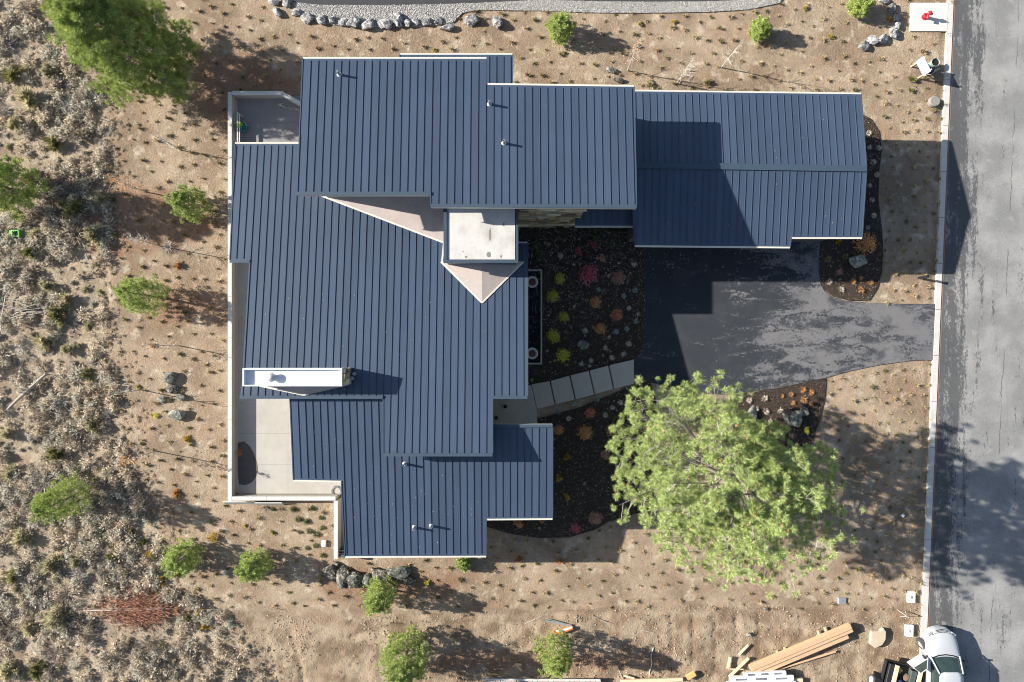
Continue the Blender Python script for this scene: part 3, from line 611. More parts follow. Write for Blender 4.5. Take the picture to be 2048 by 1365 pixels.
# ------------------------------------------------------------------ entry: pond, landing, stepping slabs
pond = empty('pond', (0, 0, 0), 'narrow dark entry pond with thin pale rim beside the house', 'pond')
mb = MB(); q = [PX(1040,541), PX(1083,541), PX(1083,728), PX(1040,728)]
mb.prism([PX(1040,540), PX(1084,540), PX(1084,543), PX(1040,543)], -0.3, 0.22); mb.prism([PX(1081,543), PX(1084,543), PX(1084,726), PX(1081,726)], -0.3, 0.22); mb.prism([PX(1040,726), PX(1084,726), PX(1084,729), PX(1040,729)], -0.3, 0.22)
mb.build('rim', M_PAVER, pond); mb = MB(); mb.prism([PX(1040,543), PX(1081,543), PX(1081,726), PX(1040,726)], -0.3, 0.05); mb.build('water', M_WATER, pond)
for i, (px, py) in enumerate(((1064,565),(1064,707))):
    x, y = PX(px, py); bw = empty('fire_bowl', (x, y, 0.05), ('round pale bowl at the north end of the pond', 'round pale bowl at the south end of the pond')[i], 'bowl', 'bowls in the entry pond')
    mb = MB(); mb.lathe([(0.16,0),(0.26,0.08),(0.37,0.26),(0.35,0.30),(0.27,0.30),(0.20,0.18)], (0,0,0), 26); mb.build('rim', M_CAP, bw, smooth=True)
    mb = MB(); mb.lathe([(0.25,0.19),(0.25,0.22),(0.10,0.22),(0.09,0.26)], (0,0,0), 18); mb.build('basin', M_RUSTST, bw)
path = empty('path', (0, 0, 0), 'stepping path of large concrete slabs to the front door'); path['kind'] = 'structure'
top = [(1063,769),(1100.0,762.6),(1139.5,751.5),(1178.0,742),(1217,731.5),(1267.5,719.5)]
bot = [(1074,818),(1110,809),(1150.5,799),(1189,789),(1227,778),(1267.5,768)]
for k in range(5):
    g0, g1 = (0.06 if k else 0), (0.0 if k == 4 else 0.06)
    l = lambda a_, b_, f_: (a_[0] + (b_[0] - a_[0]) * f_, a_[1] + (b_[1] - a_[1]) * f_)
    q = [l(top[k], top[k+1], g0 * .6), l(top[k], top[k+1], 1 - g1 * .6), l(bot[k], bot[k+1], 1 - g1 * .6), l(bot[k], bot[k+1], g0 * .6)]
    mb = MB(); mb.prism([PX(*p_) for p_ in q], -0.1, 0.075); mb.build('paving_slab', M_PAVER, path, bevel=0.008)
mb = MB(); mb.prism([PX(*p_) for p_ in ((985,785),(1062,770),(1073,818),(1075,848),(1030,860),(985,860))], -0.1, 0.085); mb.build('landing', M_PAVER, path)
mb = MB(); mb.prism([PX(*p_) for p_ in ((970,780),(1028,780),(1028,862),(970,862))], -0.1, 0.25); mb.build('porch_step', M_PAVER, path)
for j, (px, py) in enumerate(((1011,813),(993,836))):
    p_ = P(px, py, 0.26); mb = MB(); mb.lathe([(0.10,0),(0.12,0.12),(0.06,0.22),(0.02,0.24)], p_, 10); tag(mb.build('doorstop_pot', M_BLACK), ('small dark pot on the porch step', 'small dark pot in the porch corner by the house')[j], 'pot')

# ------------------------------------------------------------------ vegetation: shapes as blades
def unit(v): return v / (np.linalg.norm(v, axis=-1, keepdims=True) + 1e-9)
def blades(Pt, D, L, Wd, r=rng, diamond=False):
    n = len(Pt); s_ = unit(np.cross(D, unit(r.normal(size=(n, 3))))) * (np.broadcast_to(Wd, (n,))[:, None] / 2); L = np.broadcast_to(L, (n,))[:, None]
    if diamond:
        V = np.stack([Pt, Pt + D * L * 0.5 - s_, Pt + D * L, Pt + D * L * 0.5 + s_], 1).reshape(-1, 3); k = 4
    else:
        V = np.stack([Pt - s_, Pt + s_, Pt + D * L], 1).reshape(-1, 3); k = 3
    return V, np.arange(n * k).reshape(n, k)
def hemi(n, r, e0, e1):
    az = r.uniform(0, 2 * PI, n); e = np.radians(r.uniform(e0, e1, n)); return np.stack([np.cos(az) * np.cos(e), np.sin(az) * np.cos(e), np.sin(e)], -1)
def shape(kind, seed):
    r = np.random.default_rng(seed)
    if kind == 'dome':
        n = 760; D = hemi(n, r, -5, 90); rad = r.uniform(.35, .82, n)[:, None]; bump_ = 0.85 + 0.3 * vnoise(D[:, 0] * 3 + 9, D[:, 1] * 3 + 9, seed)[:, None]
        return blades(D * rad * bump_, unit(D + r.normal(0, .6, (n, 3))), r.uniform(.10, .22, n), .075, r, True)
    if kind == 'sage':
        n = 760; c = hemi(14, r, 10, 80) * r.uniform(.3, .6, (14, 1)); w = r.integers(0, 14, n); D = unit(c[w] + r.normal(0, .28, (n, 3)) + np.array([0, 0, .15])); D[:, 2] = np.abs(D[:, 2])
        return blades(c[w] * r.uniform(.3, 1.1, (n, 1)), D, r.uniform(.25, .5, n), .06, r, True)
    if kind == 'mound':
        n = 120; D = hemi(n, r, 0, 90); rad = r.uniform(.3, .85, n)[:, None]
        return blades(D * rad, unit(D + r.normal(0, .5, (n, 3))), r.uniform(.2, .4, n), .13, r, True)
    if kind == 'spiky':
        n = 85; D = hemi(n, r, 8, 75); return blades(D * .04, D, r.uniform(.7, 1.05, n), .10, r, True)
    if kind == 'twiggy':
        n = 150; D = hemi(n, r, 4, 65); V, Fc = blades(D * r.uniform(0, .5, (n, 1)), unit(D + r.normal(0, .25, (n, 3))), r.uniform(.45, .9, n), .035, r); V[:, 2] = np.abs(V[:, 2]); return V, Fc
    if kind == 'tuft':
        n = 54; D = hemi(n, r, 14, 88); return blades(D * r.uniform(.02, .3, (n, 1)), unit(D + r.normal(0, .2, (n, 3))), r.uniform(.4, .85, n), .11, r)
    if kind == 'rosette':
        n = 60; D = hemi(n, r, 5, 70); V, Fc = blades(D * .15, D, r.uniform(.7, .9, n), .16, r, True); return V, Fc
    if kind == 'litter':
        n = 9; Q = r.normal(0, .6, (n, 3)); Q[:, 2] = np.abs(Q[:, 2]) * .15; D = unit(r.normal(size=(n, 3)) * [1, 1, .25]); return blades(Q, D, r.uniform(.4, 1.4, n), .10, r)
SH = {k: [shape(k, 100 + 13 * i) for i in range(5)] for k in ('dome', 'mound', 'sage', 'spiky', 'twiggy', 'tuft', 'rosette', 'litter')}
SHM = {}
def proto_mesh(kind, i, mat):
    key = (kind, i, mat.name)
    if key not in SHM: V, Fc = SH[kind][i]; SHM[key] = mesh_np('plant_' + kind, V, Fc, mat)
    return SHM[key]
def plant(name, kind, px, py, rpx, mat, label, cat='shrub', group=None, hz=0.8, loc=None):
    o = link(name, proto_mesh(kind, int(rng.integers(5)), mat)); o.location = loc or G(px, py); r = rpx / 32
    o.rotation_euler = (0, 0, rng.uniform(0, 6.28)); o.scale = (r * rng.uniform(.92, 1.1), r * rng.uniform(.92, 1.1), r * hz)
    return tag(o, label, cat, group)
def scatter(name, kind_or_geo, pos, rad, mat, label, hz=1.0, tilt=0.0):
    """one 'stuff' object out of many small pieces"""
    geos = SH[kind_or_geo] if isinstance(kind_or_geo, str) else kind_or_geo
    which = rng.integers(0, len(geos), len(pos)); Vs = []; Fs = []; b = 0
    for g in range(len(geos)):
        V, Fc = geos[g]; sel = np.where(which == g)[0]
        if not len(sel): continue
        a_ = rng.uniform(0, 2 * PI, len(sel)); c_, s_ = np.cos(a_), np.sin(a_); r = rad[sel]
        x = V[None, :, 0] * r[:, None]; y = V[None, :, 1] * r[:, None]; zz = V[None, :, 2] * r[:, None] * hz
        W_ = np.stack([x * c_[:, None] - y * s_[:, None], x * s_[:, None] + y * c_[:, None], zz], -1) + pos[sel][:, None, :]
        Vs.append(W_.reshape(-1, 3)); Fs.append((Fc[None] + (np.arange(len(sel)) * len(V))[:, None, None]).reshape(-1, Fc.shape[1]) + b); b += len(sel) * len(V)
    o = link(name, mesh_np(name, np.concatenate(Vs), np.concatenate(Fs), mat)); return tag(o, label, kind='stuff')
def rand_in(poly, n, holes=(), dens=None):
    poly = np.array(poly, float); out = np.zeros((0, 2)); lo = poly.min(0); hi = poly.max(0)
    while len(out) < n:
        q = rng.uniform(lo, hi, (n * 3, 2)); k = inpoly(q[:, 0], q[:, 1], [tuple(p_) for p_ in poly])
        for h_ in holes: k &= ~inpoly(q[:, 0], q[:, 1], h_)
        if dens is not None: k &= dens(q[:, 0], q[:, 1]) > rng.uniform(0, 1, len(q))
        out = np.concatenate([out, q[k]])
    return out[:n]
def to_ground(q, dz=0.0, z=None):
    X = (q[:, 0] - 1024) / 32; Y = (682.5 - q[:, 1]) / 32; return np.stack([X, Y, (ground_z(X, Y) if z is None else np.full(len(q), z)) + dz], -1)

# pebble shapes (octahedra knocked out of true)
def pebble(seed):
    r = np.random.default_rng(seed); V = np.array([(1,0,0),(-1,0,0),(0,1,0),(0,-1,0),(0,0,.7),(0,0,-.5)]) * r.uniform(.6, 1.2, (6, 1)) + r.normal(0, .12, (6, 3))
    return V, np.array([(0,2,4),(2,1,4),(1,3,4),(3,0,4),(2,0,5),(1,2,5),(3,1,5),(0,3,5)])
PEB = [pebble(i) for i in range(6)]
flatleaf = [(np.array([(-1,0,0.1),(0,-.5,0),(1,0,.15),(0,.5,.05)], float), np.array([(0,1,2,3)])) for _ in range(2)]

# ---- pines
def pine(px, py, zcen, h, rmax, z0, limbs, twigs, puff_n, puff_r, mat, label, prof='round', bw=0.035, cones=0, fill=0, gap=None, ell=0, up=0.12, wig=0.25, group='pine trees round the house', seed=1):
    r = np.random.default_rng(seed); k = (H - zcen) / F; bx, by = (px - 1024) * k, (682.5 - py) * k
    T = empty('pine_tree', (bx, by, gz(bx, by)), label, 'tree', group)
    lean = r.normal(0, 0.02 * h, 2); tr = MB(); tz = np.linspace(0, h * 0.97, 7)
    tp = [(lean[0] * (q / h) ** 2, lean[1] * (q / h) ** 2, q) for q in tz]; tr.tube(tp, [max(0.02, 0.022 * h * (1 - .93 * q / h)) for q in tz], 8)
    tr.build('trunk', M_BARK, T)
    br = MB(); PC = []; PO = []; az = r.uniform(0, 6.28)
    for i in range(limbs):
        tt = ((i + r.uniform(0, 1)) / limbs); zz = z0 + (h * 0.98 - z0) * tt; az += 2.399 + r.normal(0, .25)
        if prof == 'round': R = rmax * (max(0.02, 1 - tt ** 2.3) ** .62) * (0.74 + 0.26 * min(1, tt * 3.5))
        elif prof == 'dome': R = rmax * (max(0.02, 1 - tt ** 2) ** .6)
        else: R = rmax * (1 - tt) ** .75 * (0.8 + 0.2 * min(1, tt * 6)) + .06
        R *= r.uniform(1 - wig, 1 + wig * .45)
        R *= 1 + ell * math.cos(2 * (az + .42))
        if gap: R *= 1 - gap[1] * math.exp(-((((az - gap[0] + PI) % (2 * PI)) - PI) / gap[2]) ** 2)
        R = min(R, rmax * 1.03); lx, ly = lean[0] * (zz / h) ** 2, lean[1] * (zz / h) ** 2
        rise = up + 0.5 * tt ** 2; d = np.array([math.cos(az), math.sin(az), 0]); o_ = np.array([lx, ly, zz])
        pt = lambda s_: o_ + d * R * s_ + np.array([0, 0, R * rise * s_ ** 1.6 - 0.10 * R * math.sin(s_ * PI)])
        br.tube([pt(s_) for s_ in (0, .3, .6, .95)], [max(.012, .011 * R), .009 * R + .008, .006 * R + .006, .008], 4, cap=False)
        PC.append(pt(1.0)); PO.append(unit(pt(1.0) - pt(.8)))
        for j in range(twigs):
            s_ = r.uniform(.28, 1.0); b_ = pt(s_); side = np.array([-d[1], d[0], 0]) * r.choice([-1, 1]) * r.uniform(.25, 1) + d * r.uniform(.2, .8) + np.array([0, 0, r.uniform(-.1, .55)])
            e_ = b_ + unit(side) * R * r.uniform(.12, .34) * (1.15 - .5 * s_)
            if R > 1.5: br.tube([b_, e_], [.024, .011], 3, cap=False)
            PC.append(e_); PO.append(unit(e_ - b_ * .9 - o_ * .1))
    br.build('branches', M_TWIG, T)
    for i in range(fill):
        tt = r.uniform(0, .97); zz = z0 + (h - z0) * tt; a2 = r.uniform(0, 6.28); R = rmax * ((max(.02, 1 - tt ** 2)) ** .6 if prof == 'dome' else max(.02, 1 - tt ** 2.3) ** .62) * r.uniform(.55, .98)
        R *= 1 + ell * math.cos(2 * (a2 + .42))
        if gap: R *= 1 - gap[1] * math.exp(-((((a2 - gap[0] + PI) % (2 * PI)) - PI) / gap[2]) ** 2)
        R *= .86 + .14 * math.sin(a2 * 3 + seed) * math.sin(zz * 2.2 + seed)
        d = np.array([math.cos(a2), math.sin(a2), 0]); PC.append(np.array([0, 0, zz]) + d * R); PO.append(unit(d + np.array([0, 0, .4])))
    PC = np.array(PC); PO = np.array(PO); n = len(PC) * puff_n; C_ = np.repeat(PC, puff_n, 0); O_ = np.repeat(PO, puff_n, 0)
    D = unit(O_ * .55 + np.array([0, 0, .25]) + unit(r.normal(size=(n, 3)))); pr = np.repeat(puff_r * r.uniform(.7, 1.25, len(PC)), puff_n)
    V, Fc = blades(C_ + D * pr[:, None] * r.uniform(0, .3, (n, 1)) + r.normal(0, 1, (n, 3)) * pr[:, None] * .08, D, pr * r.uniform(.6, 1.05, n), bw * r.uniform(.8, 1.3, n), r, True)
    link('crown', mesh_np('crown', V, Fc, mat), T)
    if cones:
        s_ = r.integers(0, len(PC), cones); Q = PC[s_] + unit(r.normal(size=(cones, 3)) + [0, 0, .8]) * puff_r * .7; D2 = unit(r.normal(size=(cones * 9, 3)))
        V, Fc = blades(np.repeat(Q, 9, 0), D2, .13, .08, r, True); link('cones', mesh_np('cones', V, Fc, M_CONE), T)
    return T
pine(1462, 953, 8.2, 13.0, 5.9, 3.8, 92, 19, 150, 0.235, M_PINE, 'very large yellow-green pine covering the bed beside the road', 'round', 0.0135, cones=330, up=0.05, wig=.16, gap=(.90, .40, .55), fill=760, seed=4, ell=.14)
pine(276, 104, 3.0, 9.6, 2.95, 1.1, 96, 13, 110, 0.27, M_PINE2, 'tall dark green pine above the sagebrush at the northwest corner', 'dome', 0.017, cones=60, fill=900, wig=.18, seed=7)
pine(-22, 366, 3.0, 6.0, 1.75, 0.7, 50, 9, 90, 0.22, M_PINE2, 'green pine at the west edge above the green crate', 'dome', 0.017, fill=260, seed=9)
for (px, py, zc_, h, r_, m_, lb, sd, pr_) in (
    (376,408,1.4,3.0,1.15,M_PINE3,'small round pine nearest the northwest part of the terrace wall',11,'dome'), (281,590,2.0,4.0,1.3,M_PINE3,'bright green pine west of the middle of the terrace wall',12,'dome'),
    (117,1002,2.2,4.4,1.3,M_PINE2,'deep green pine in the sagebrush west of the terrace corner',13,'dome'), (361,1119,1.2,2.4,1.15,M_PINE3,'small pine southwest of the terrace corner with gold shrub above it',14,'dome'),
    (507,1134,1.2,2.5,1.05,M_PINE3,'small pine south of the terrace wall, west of the dark rocks',15,'dome'), (757,1196,1.6,3.2,1.1,M_PINE3,'small pine directly below the dark basalt rocks',16,'dome'),
    (808,1322,2.0,4.3,1.65,M_PINE3,'bright round pine on the churned dirt at the bottom edge',17,'dome'), (1111,1312,1.9,4.0,1.2,M_PINE2,'pine beside the orange and white board on the churned dirt',18,'dome'),
    (1122,54,1.0,2.0,0.88,M_PINE3,'small pale pine north of the house below the gravel strip',19,'dome'), (1522,58,0.7,1.5,0.68,M_PINE2,'small green pine in the dirt north of the garage',20,'dome'),
    (1723,8,0.8,1.6,0.75,M_PINE2,'small pine inside the curved boulder row at the top edge',21,'dome'), (928,1130,0.5,0.9,0.45,M_PINE3,'tiny pine just below the southern roof edge',22,'dome')):
    big = r_ > 1.3
    pine(px, py, zc_, h, r_, 0.12 * h, 40 if big else 26, 7 if big else 6, 48, 0.075 + 0.05 * r_, m_, lb, pr_, 0.020 if big else 0.018, up=.25, wig=.14, fill=680 if big else 440, seed=sd)

# ---- bare saplings
def sapling(base, tip_h, label, leaves=None, nleaf=0, seed=0, rad=0.9, mat=M_PALETWIG, nb=26):
    r = np.random.default_rng(seed); g = G(*base); T = empty('bare_sapling', g, label, 'tree', 'bare young trees'); h = tip_h
    mb = MB(); wob = r.normal(0, .05, (5, 2)); tp = [(wob[i][0] * i * .3, wob[i][1] * i * .3, h * i / 4) for i in range(5)]; mb.tube(tp, [.035, .03, .022, .014, .006], 6); mb.build('trunk', mat, T)
    mb = MB(); tips = []
    for i in range(nb):
        tt = r.uniform(.16, .95); az = r.uniform(0, 6.28); L = rad * (1.1 - tt) * r.uniform(.6, 1.1); b_ = Vector((wob[2][0] * tt, wob[2][1] * tt, h * tt)); d = Vector((math.cos(az), math.sin(az), r.uniform(.5, 1.1))).normalized()
        m1 = b_ + d * L * .5 + Vector(r.normal(0, .03, 3)); e_ = b_ + d * L + Vector((0, 0, .1 * L)); mb.tube([b_, m1, e_], [.012, .009, .004], 3, cap=False); tips += [m1, e_]
        for j in range(3): f_ = b_ + d * L * r.uniform(.35, .9); e2 = f_ + Vector(r.normal(0, 1, 3)).normalized() * L * .28 + Vector((0, 0, L * .12)); mb.tube([f_, e2], [.007, .003], 3, cap=False); tips.append(e2)
    mb.build('twigs', mat, T)
    if nleaf:
        Q = np.array([tuple(tips[i]) for i in r.integers(0, len(tips), nleaf)]) + r.normal(0, .07, (nleaf, 3)); V, Fc = blades(Q, unit(r.normal(size=(nleaf, 3))), .12, .08, r, True); link('leaves', mesh_np('leaves', V, Fc, leaves), T)
for i, (b_, h_, lb, lv, nl) in enumerate((
    ((1255,141),4.6,'bare sapling with a few orange leaves north of the upper roof',M_PEACH,60), ((1353,167),4.3,'leafless bushy sapling just north of the garage roof',None,0), ((1443,135),4.2,'leafless slender sapling north of the garage, easternmost of the row',None,0),
    ((358,692),4.3,'bare sapling casting a thin shadow west of the terrace middle',M_PEACH,40), ((311,903),4.4,'bare sapling with orange leaves south of the lichen boulder',M_PEACH,150), ((360,300),4.0,'bare pale sapling west of the north terrace',None,0),
    ((280,780),4.0,'bare sapling left of the lichen rocks',None,0), ((290,384),4.4,'bare sapling with bright orange leaves left of the small round pine',M_PEACH,170), ((318,492),4.2,'grey bare sapling below the small round pine',None,0))):
    sapling(b_, h_, lb, lv, nl, seed=30 + i, rad=1.15 if i in (1, 8) else .95, nb=40 if i in (1, 8) else 26)

# ---- sagebrush country on the west side
ORD = ['first','second','third','fourth','fifth','sixth','seventh','eighth','ninth','tenth','eleventh','twelfth','thirteenth','fourteenth','fifteenth','sixteenth','seventeenth','eighteenth','nineteenth','twentieth',
       'twenty-first','twenty-second','twenty-third','twenty-fourth','twenty-fifth','twenty-sixth','twenty-seventh','twenty-eighth','twenty-ninth','thirtieth']
big_sage = [(60,200,42),(30,255,28),(112,285,28),(60,358,34),(152,420,40),(190,470,34),(62,508,28),(96,572,26),(136,596,24),(118,628,30),(72,470,22),(90,680,28),(136,700,26),(176,750,20),(186,850,27),(116,908,28),
            (16,872,24),(20,945,26),(46,1078,32),(102,1130,34),(152,1122,24),(30,1150,28),(118,1236,44),(60,1255,28),(20,1345,34),(76,1338,28),(222,1112,22),(100,145,28),(30,150,30),(205,400,28)]
big_sage.sort(key=lambda q: q[1])
for i, (x, y, r_) in enumerate(big_sage):
    plant('sagebrush', 'sage', x, y, r_ * 1.0, (M_SAGE, M_OLIVE, M_SAGE)[i % 3], f'large sagebrush in the wild strip, {ORD[i]} large one from the top edge', 'shrub', 'large sagebrush west of the yard', hz=1.0)
dead = [(135,212,32),(14,88,30),(8,222,24),(122,806,24),(84,962,38),(208,470,24),(160,1150,24),(335,494,22),(40,690,26),(20,560,24)]
dead.sort(key=lambda q: q[1])
for i, (x, y, r_) in enumerate(dead): plant('dead_bush', 'twiggy', x, y, r_, M_DEAD, f'grey leafless bush of bare twigs, {ORD[i]} from the top edge', 'bush', 'dead grey bushes in the wild strip', hz=.7)
tang = [(205,398,38),(150,468,40),(88,962,44),(60,1012,34),(132,1188,36),(222,742,24),(46,500,24),(205,640,26),(30,742,28),(210,1150,30),(40,1210,28),(170,1260,34),(300,1290,30),(380,1320,26),(110,1310,30)]
tang.sort(key=lambda q: q[1])
for i, (x, y, r_) in enumerate(tang): plant('tangled_brush', 'twiggy', x, y, r_, M_DLITTER, f'grey-brown tangle of dead brush in the wild strip, {ORD[i]} tangle from the top edge', 'brush', 'dark tangles of brush', hz=.6)
hl = [q for q in big_sage + dead]
sm = []
cand = rand_in([(-60,-60),(560,-60),(560,1420),(-60,1420)], 9000)
for q in cand[inpoly(cand[:, 0], cand[:, 1], ROCKY)]:
    if len(sm) >= 330: break
    if all((q[0] - a_[0]) ** 2 + (q[1] - a_[1]) ** 2 > 19 ** 2 for a_ in sm) and all((q[0] - a_[0]) ** 2 + (q[1] - a_[1]) ** 2 > (a_[2] * .75) ** 2 for a_ in hl): sm.append(tuple(q))
sm = [(x, y, rng.uniform(6, 15)) for x, y in sm]; sm.sort(key=lambda q: -q[2])
for x, y, r_ in sm[:150]:
    s_ = rng.random(); plant('small_sagebrush', 'sage', x, y, r_, M_SAGEG if s_ < .55 else M_SAGE, 'small grey-green sagebrush among the others in the wild strip', 'shrub', 'small sagebrush in the wild strip', hz=.7)
rest = np.array(sm[150:]); scatter('low_sage', 'sage', to_ground(rest[:, :2]), rest[:, 2] / 32, M_SAGEG, 'low grey sage scrub between the larger bushes', hz=.7)
dn = lambda x, y: np.clip((fbm(x / 60, y / 60, 88) - .3) * 2.2, 0.08, 1)
NATV = [(-40,-40)] + ROCKY[1:18] + [(545,1400),(-40,1400)]
for nm, kd, n_, lo_, hi_, m_, lb in (('dry_grass', 'tuft', 2600, .09, .26, M_LITTER, 'dry pale grass of the wild strip'), ('dark_scrub', 'tuft', 800, .08, .22, M_DLITTER, 'dark dead scrub of the wild strip'),
                                     ('sage_scrub', 'tuft', 1500, .10, .26, M_SAGEG, 'low grey-green scrub of the wild strip'), ('twig_litter', 'litter', 1600, .10, .25, M_LITTER, 'dry twigs lying in the wild strip')):
    q = rand_in(NATV, n_, dens=dn); scatter(nm, kd, to_ground(q, .005), rng.uniform(lo_, hi_, n_), m_, lb, hz=.7)
for nm, n_, m_, lb in (('pale_scrub', 1550, M_LITTER, 'pale cream scrub mounds of the wild strip'), ('grey_scrub', 1250, M_SAGEG, 'grey-green scrub mounds of the wild strip'), ('brown_scrub', 300, M_DLITTER, 'dark brown scrub mounds of the wild strip')):
    q = rand_in(NATV, n_, dens=dn); scatter(nm, 'mound', to_ground(q), (.11 + .50 * rng.uniform(0, 1, n_) ** 2.2), m_, lb, hz=1.0)
q = rand_in([(90,-20),(330,-20),(420,1180),(620,1400),(60,1400),(60,-20)], 9000); ed = edge_dist(q[:, 0], q[:, 1], ROCKY); q = q[(ed < 75) & ~inpoly(q[:, 0], q[:, 1], ROCKY) & (np.exp(-ed / 22) > rng.uniform(0, 1, len(q)))]
scatter('edge_scrub', 'mound', to_ground(q), rng.uniform(.06, .20, len(q)), M_LITTER, 'thinning dry scrub where the wild strip meets the yard', hz=.7)
for i, (x, y, r_) in enumerate(((330,1232,14),(352,1222,12),(372,1236,15),(396,1225,12),(285,1085,12),(300,1108,12),(262,1062,12),(320,1160,13),(352,1150,12),(408,1252,13))):
    plant('rabbitbrush', 'sage', x, y, r_ + 3, M_GOLD if i % 2 else M_OLIVE, f'yellow-olive rabbitbrush at the edge of the wild strip, {ORD[i]} of its clump', 'shrub', 'yellow rabbitbrush', hz=.7)

# ---- planted tufts in the dirt
YARD = [(95,-40),(1905,-40),(1843,1222),(700,1216),(455,1215),(350,1180),(330,1095),(300,1030),(252,930),(244,850),(226,760),(214,680),(204,600),(216,520),(228,450),(216,330),(228,240),(160,120)]
HOLES = [[(452,180),(600,180),(600,100),(1030,100),(1030,165),(1275,168),(1275,180),(1740,180),(1770,240),(1770,610),(1875,605),(1875,724),(1655,758),(1612,950),(1350,1000),(1215,1048),(1130,1085),(980,1075),(980,1118),(665,1122),(665,1010),(450,1010)],
         GRAVEL, NDRIVE, [(530,-20),(910,-20),(920,75),(640,75),(530,60)], [(1815,0),(1900,0),(1900,70),(1815,70)], [(1700,-10),(1810,-10),(1810,95),(1700,115)], [(1830,110),(1900,110),(1900,150),(1820,160)]]
cand = rand_in(YARD, 24000, HOLES); tufts = np.zeros((0, 2))
for q in cand:
    sp_ = 19.5 if q[0] > 1600 and q[1] > 150 else 24.0
    if len(tufts) == 0 or np.min((tufts[:, 0] - q[0]) ** 2 + (tufts[:, 1] - q[1]) ** 2) > sp_ ** 2: tufts = np.concatenate([tufts, q[None]])
tr_ = rng.uniform(5.8, 10.0, len(tufts)); order = np.argsort(-tr_)
def zone_of(x, y):
    if y < 185 and x > 380: return 'north of the roofs' if x < 1500 else 'in the northeast corner by the road'
    if x < 460: return 'west of the terrace wall'
    if x > 1600 and y < 620: return 'between the garage bed and the kerb'
    if x > 1600: return 'between the large pine and the kerb'
    return 'south of the house'
for i in order[:300]:
    x, y = tufts[i]; gr = rng.random() < (.35 if x < 460 else .15); zn = zone_of(x, y)
    plant('grass_tuft', 'tuft', x, y, tr_[i], M_TUFTG if gr else M_STRAW, f'small {"green" if gr else "straw"} grass tuft planted in bare dirt {zn}', 'grass tuft', f'{"green" if gr else "straw"} grass tufts {zn}', hz=1.15)
rest = order[300:]; gsel = rng.random(len(rest)) < .25
scatter('grass_tufts', 'tuft', to_ground(tufts[rest[~gsel]]), tr_[rest[~gsel]] / 32, M_STRAW, 'the smaller straw grass tufts dotted over the bare dirt', hz=.9)
scatter('green_grass_tufts', 'tuft', to_ground(tufts[rest[gsel]]), tr_[rest[gsel]] / 32, M_TUFTG, 'the smaller green grass tufts dotted over the bare dirt', hz=.9)
for i, (x, y, r_) in enumerate(((545,1019,6),(586,1019,7.5),(625,1017,6.5),(642,1036,6.5),(596,1039,8),(613,1044,8),(645,1056,6.5),(599,1065,5.5),(618,1063,8),(632,1069,8.5),(631,1092,6.5),(614,1097,6),(645,1111,6.5))):
    plant('cushion_plant', 'dome', x, y, r_, M_CUSH, f'dark green cushion plant below the south terrace wall, {ORD[i]} from the top', 'plant', 'green cushions below the terrace', hz=.9)
# small coloured shrubs in the dirt
for (x, y, r_, m_, k_, lb) in ((1278,49,9,M_LEMON,'sage','pale yellow shrub north of the upper roof, left one of two'), (1348,43,9,M_LEMON,'sage','pale yellow shrub with dark shadow right of the pale one, below the gravel'), (1610,17,9,M_LEMON,'sage','pale yellow shrub at the top edge below the gravel end'),
    (1662,73,10,M_LEMON,'sage','pale yellow shrub northwest of the curved boulder row'), (1779,38,10,M_GOLD,'sage','golden shrub against the inside of the curved boulder row'), (1415,165,13,M_OLIVE,'sage','olive shrub above the middle of the garage roof edge'),
    (1300,168,14,M_SAGE,'sage','grey-green shrub above the corner of garage and upper roof'), (1128,106,7,M_LEMON,'sage','small faint yellow shrub below the pale pine'), (428,1075,13,M_GOLD,'dome','gold round shrub above the small southwest pine'),
    (1042,1118,15,M_PEACH,'sage','peach coloured shrub below the southern mulch bed'), (1118,1122,12,M_PEACH,'sage','faint peach shrub right of the peach one below the mulch bed'), (357,532,13,M_PEACH,'sage','peach shrub between the two western pines'),
    (375,880,13,M_GOLD,'sage','straw-gold shrub near the southern terrace wall'), (352,988,14,M_PEACH,'sage','peach shrub west of the terrace wall corner'), (311,832,8,M_YEL,'dome','lime yellow shrub left of the lichen boulder'),
    (283,888,6,M_CUSH,'dome','small green shrub above the orange-leaved sapling'), (275,775,7,M_LEMON,'sage','small yellow shrub left of the lichen rock pile'), (245,915,12,M_PEACH,'sage','low peach shrub at the edge of the wild strip'),
    (855,1167,9,M_YEL,'sage','bright yellow shrub east of the dark basalt rocks'), (545,1067,7,M_LEMON,'sage','pale yellow shrub below the south terrace wall, right one'), (490,1052,6,M_LEMON,'sage','pale yellow shrub below the south terrace wall, left one'),
    (1845,102,8,M_STRAW,'sage','straw coloured clump above the yard sign'), (1828,160,12,M_OLIVE,'sage','olive clump at the foot of the yard sign'), (1822,183,10,M_OLIVE,'sage','low olive clump below the yard sign'), (420,745,8,M_STRAW,'sage','straw clump beside the terrace wall'),
    (370,625,10,M_OLIVE,'sage','olive shrub in the shadow of the bright western pine'), (252,970,15,M_DKGRN,'sage','dark green shrub in the shadow of the deep green pine'), (305,690,9,M_PEACH,'sage','low peach shrub by the thin sapling'), (478,905,11,M_ORG,'twiggy','orange leafless clump on the terrace by the dark patch'),
    (640,1165,10,M_SAGE,'sage','olive shrub left of the dark basalt rocks'),(868,100,7,M_LEMON,'sage','tiny yellow shrub above the upper roof')):
    loc = P(x, y, zf) if 470 < x < 600 and 790 < y < 990 else None
    plant('yard_shrub', k_, x, y, r_, m_, lb, 'shrub', None, hz=.9, loc=loc)
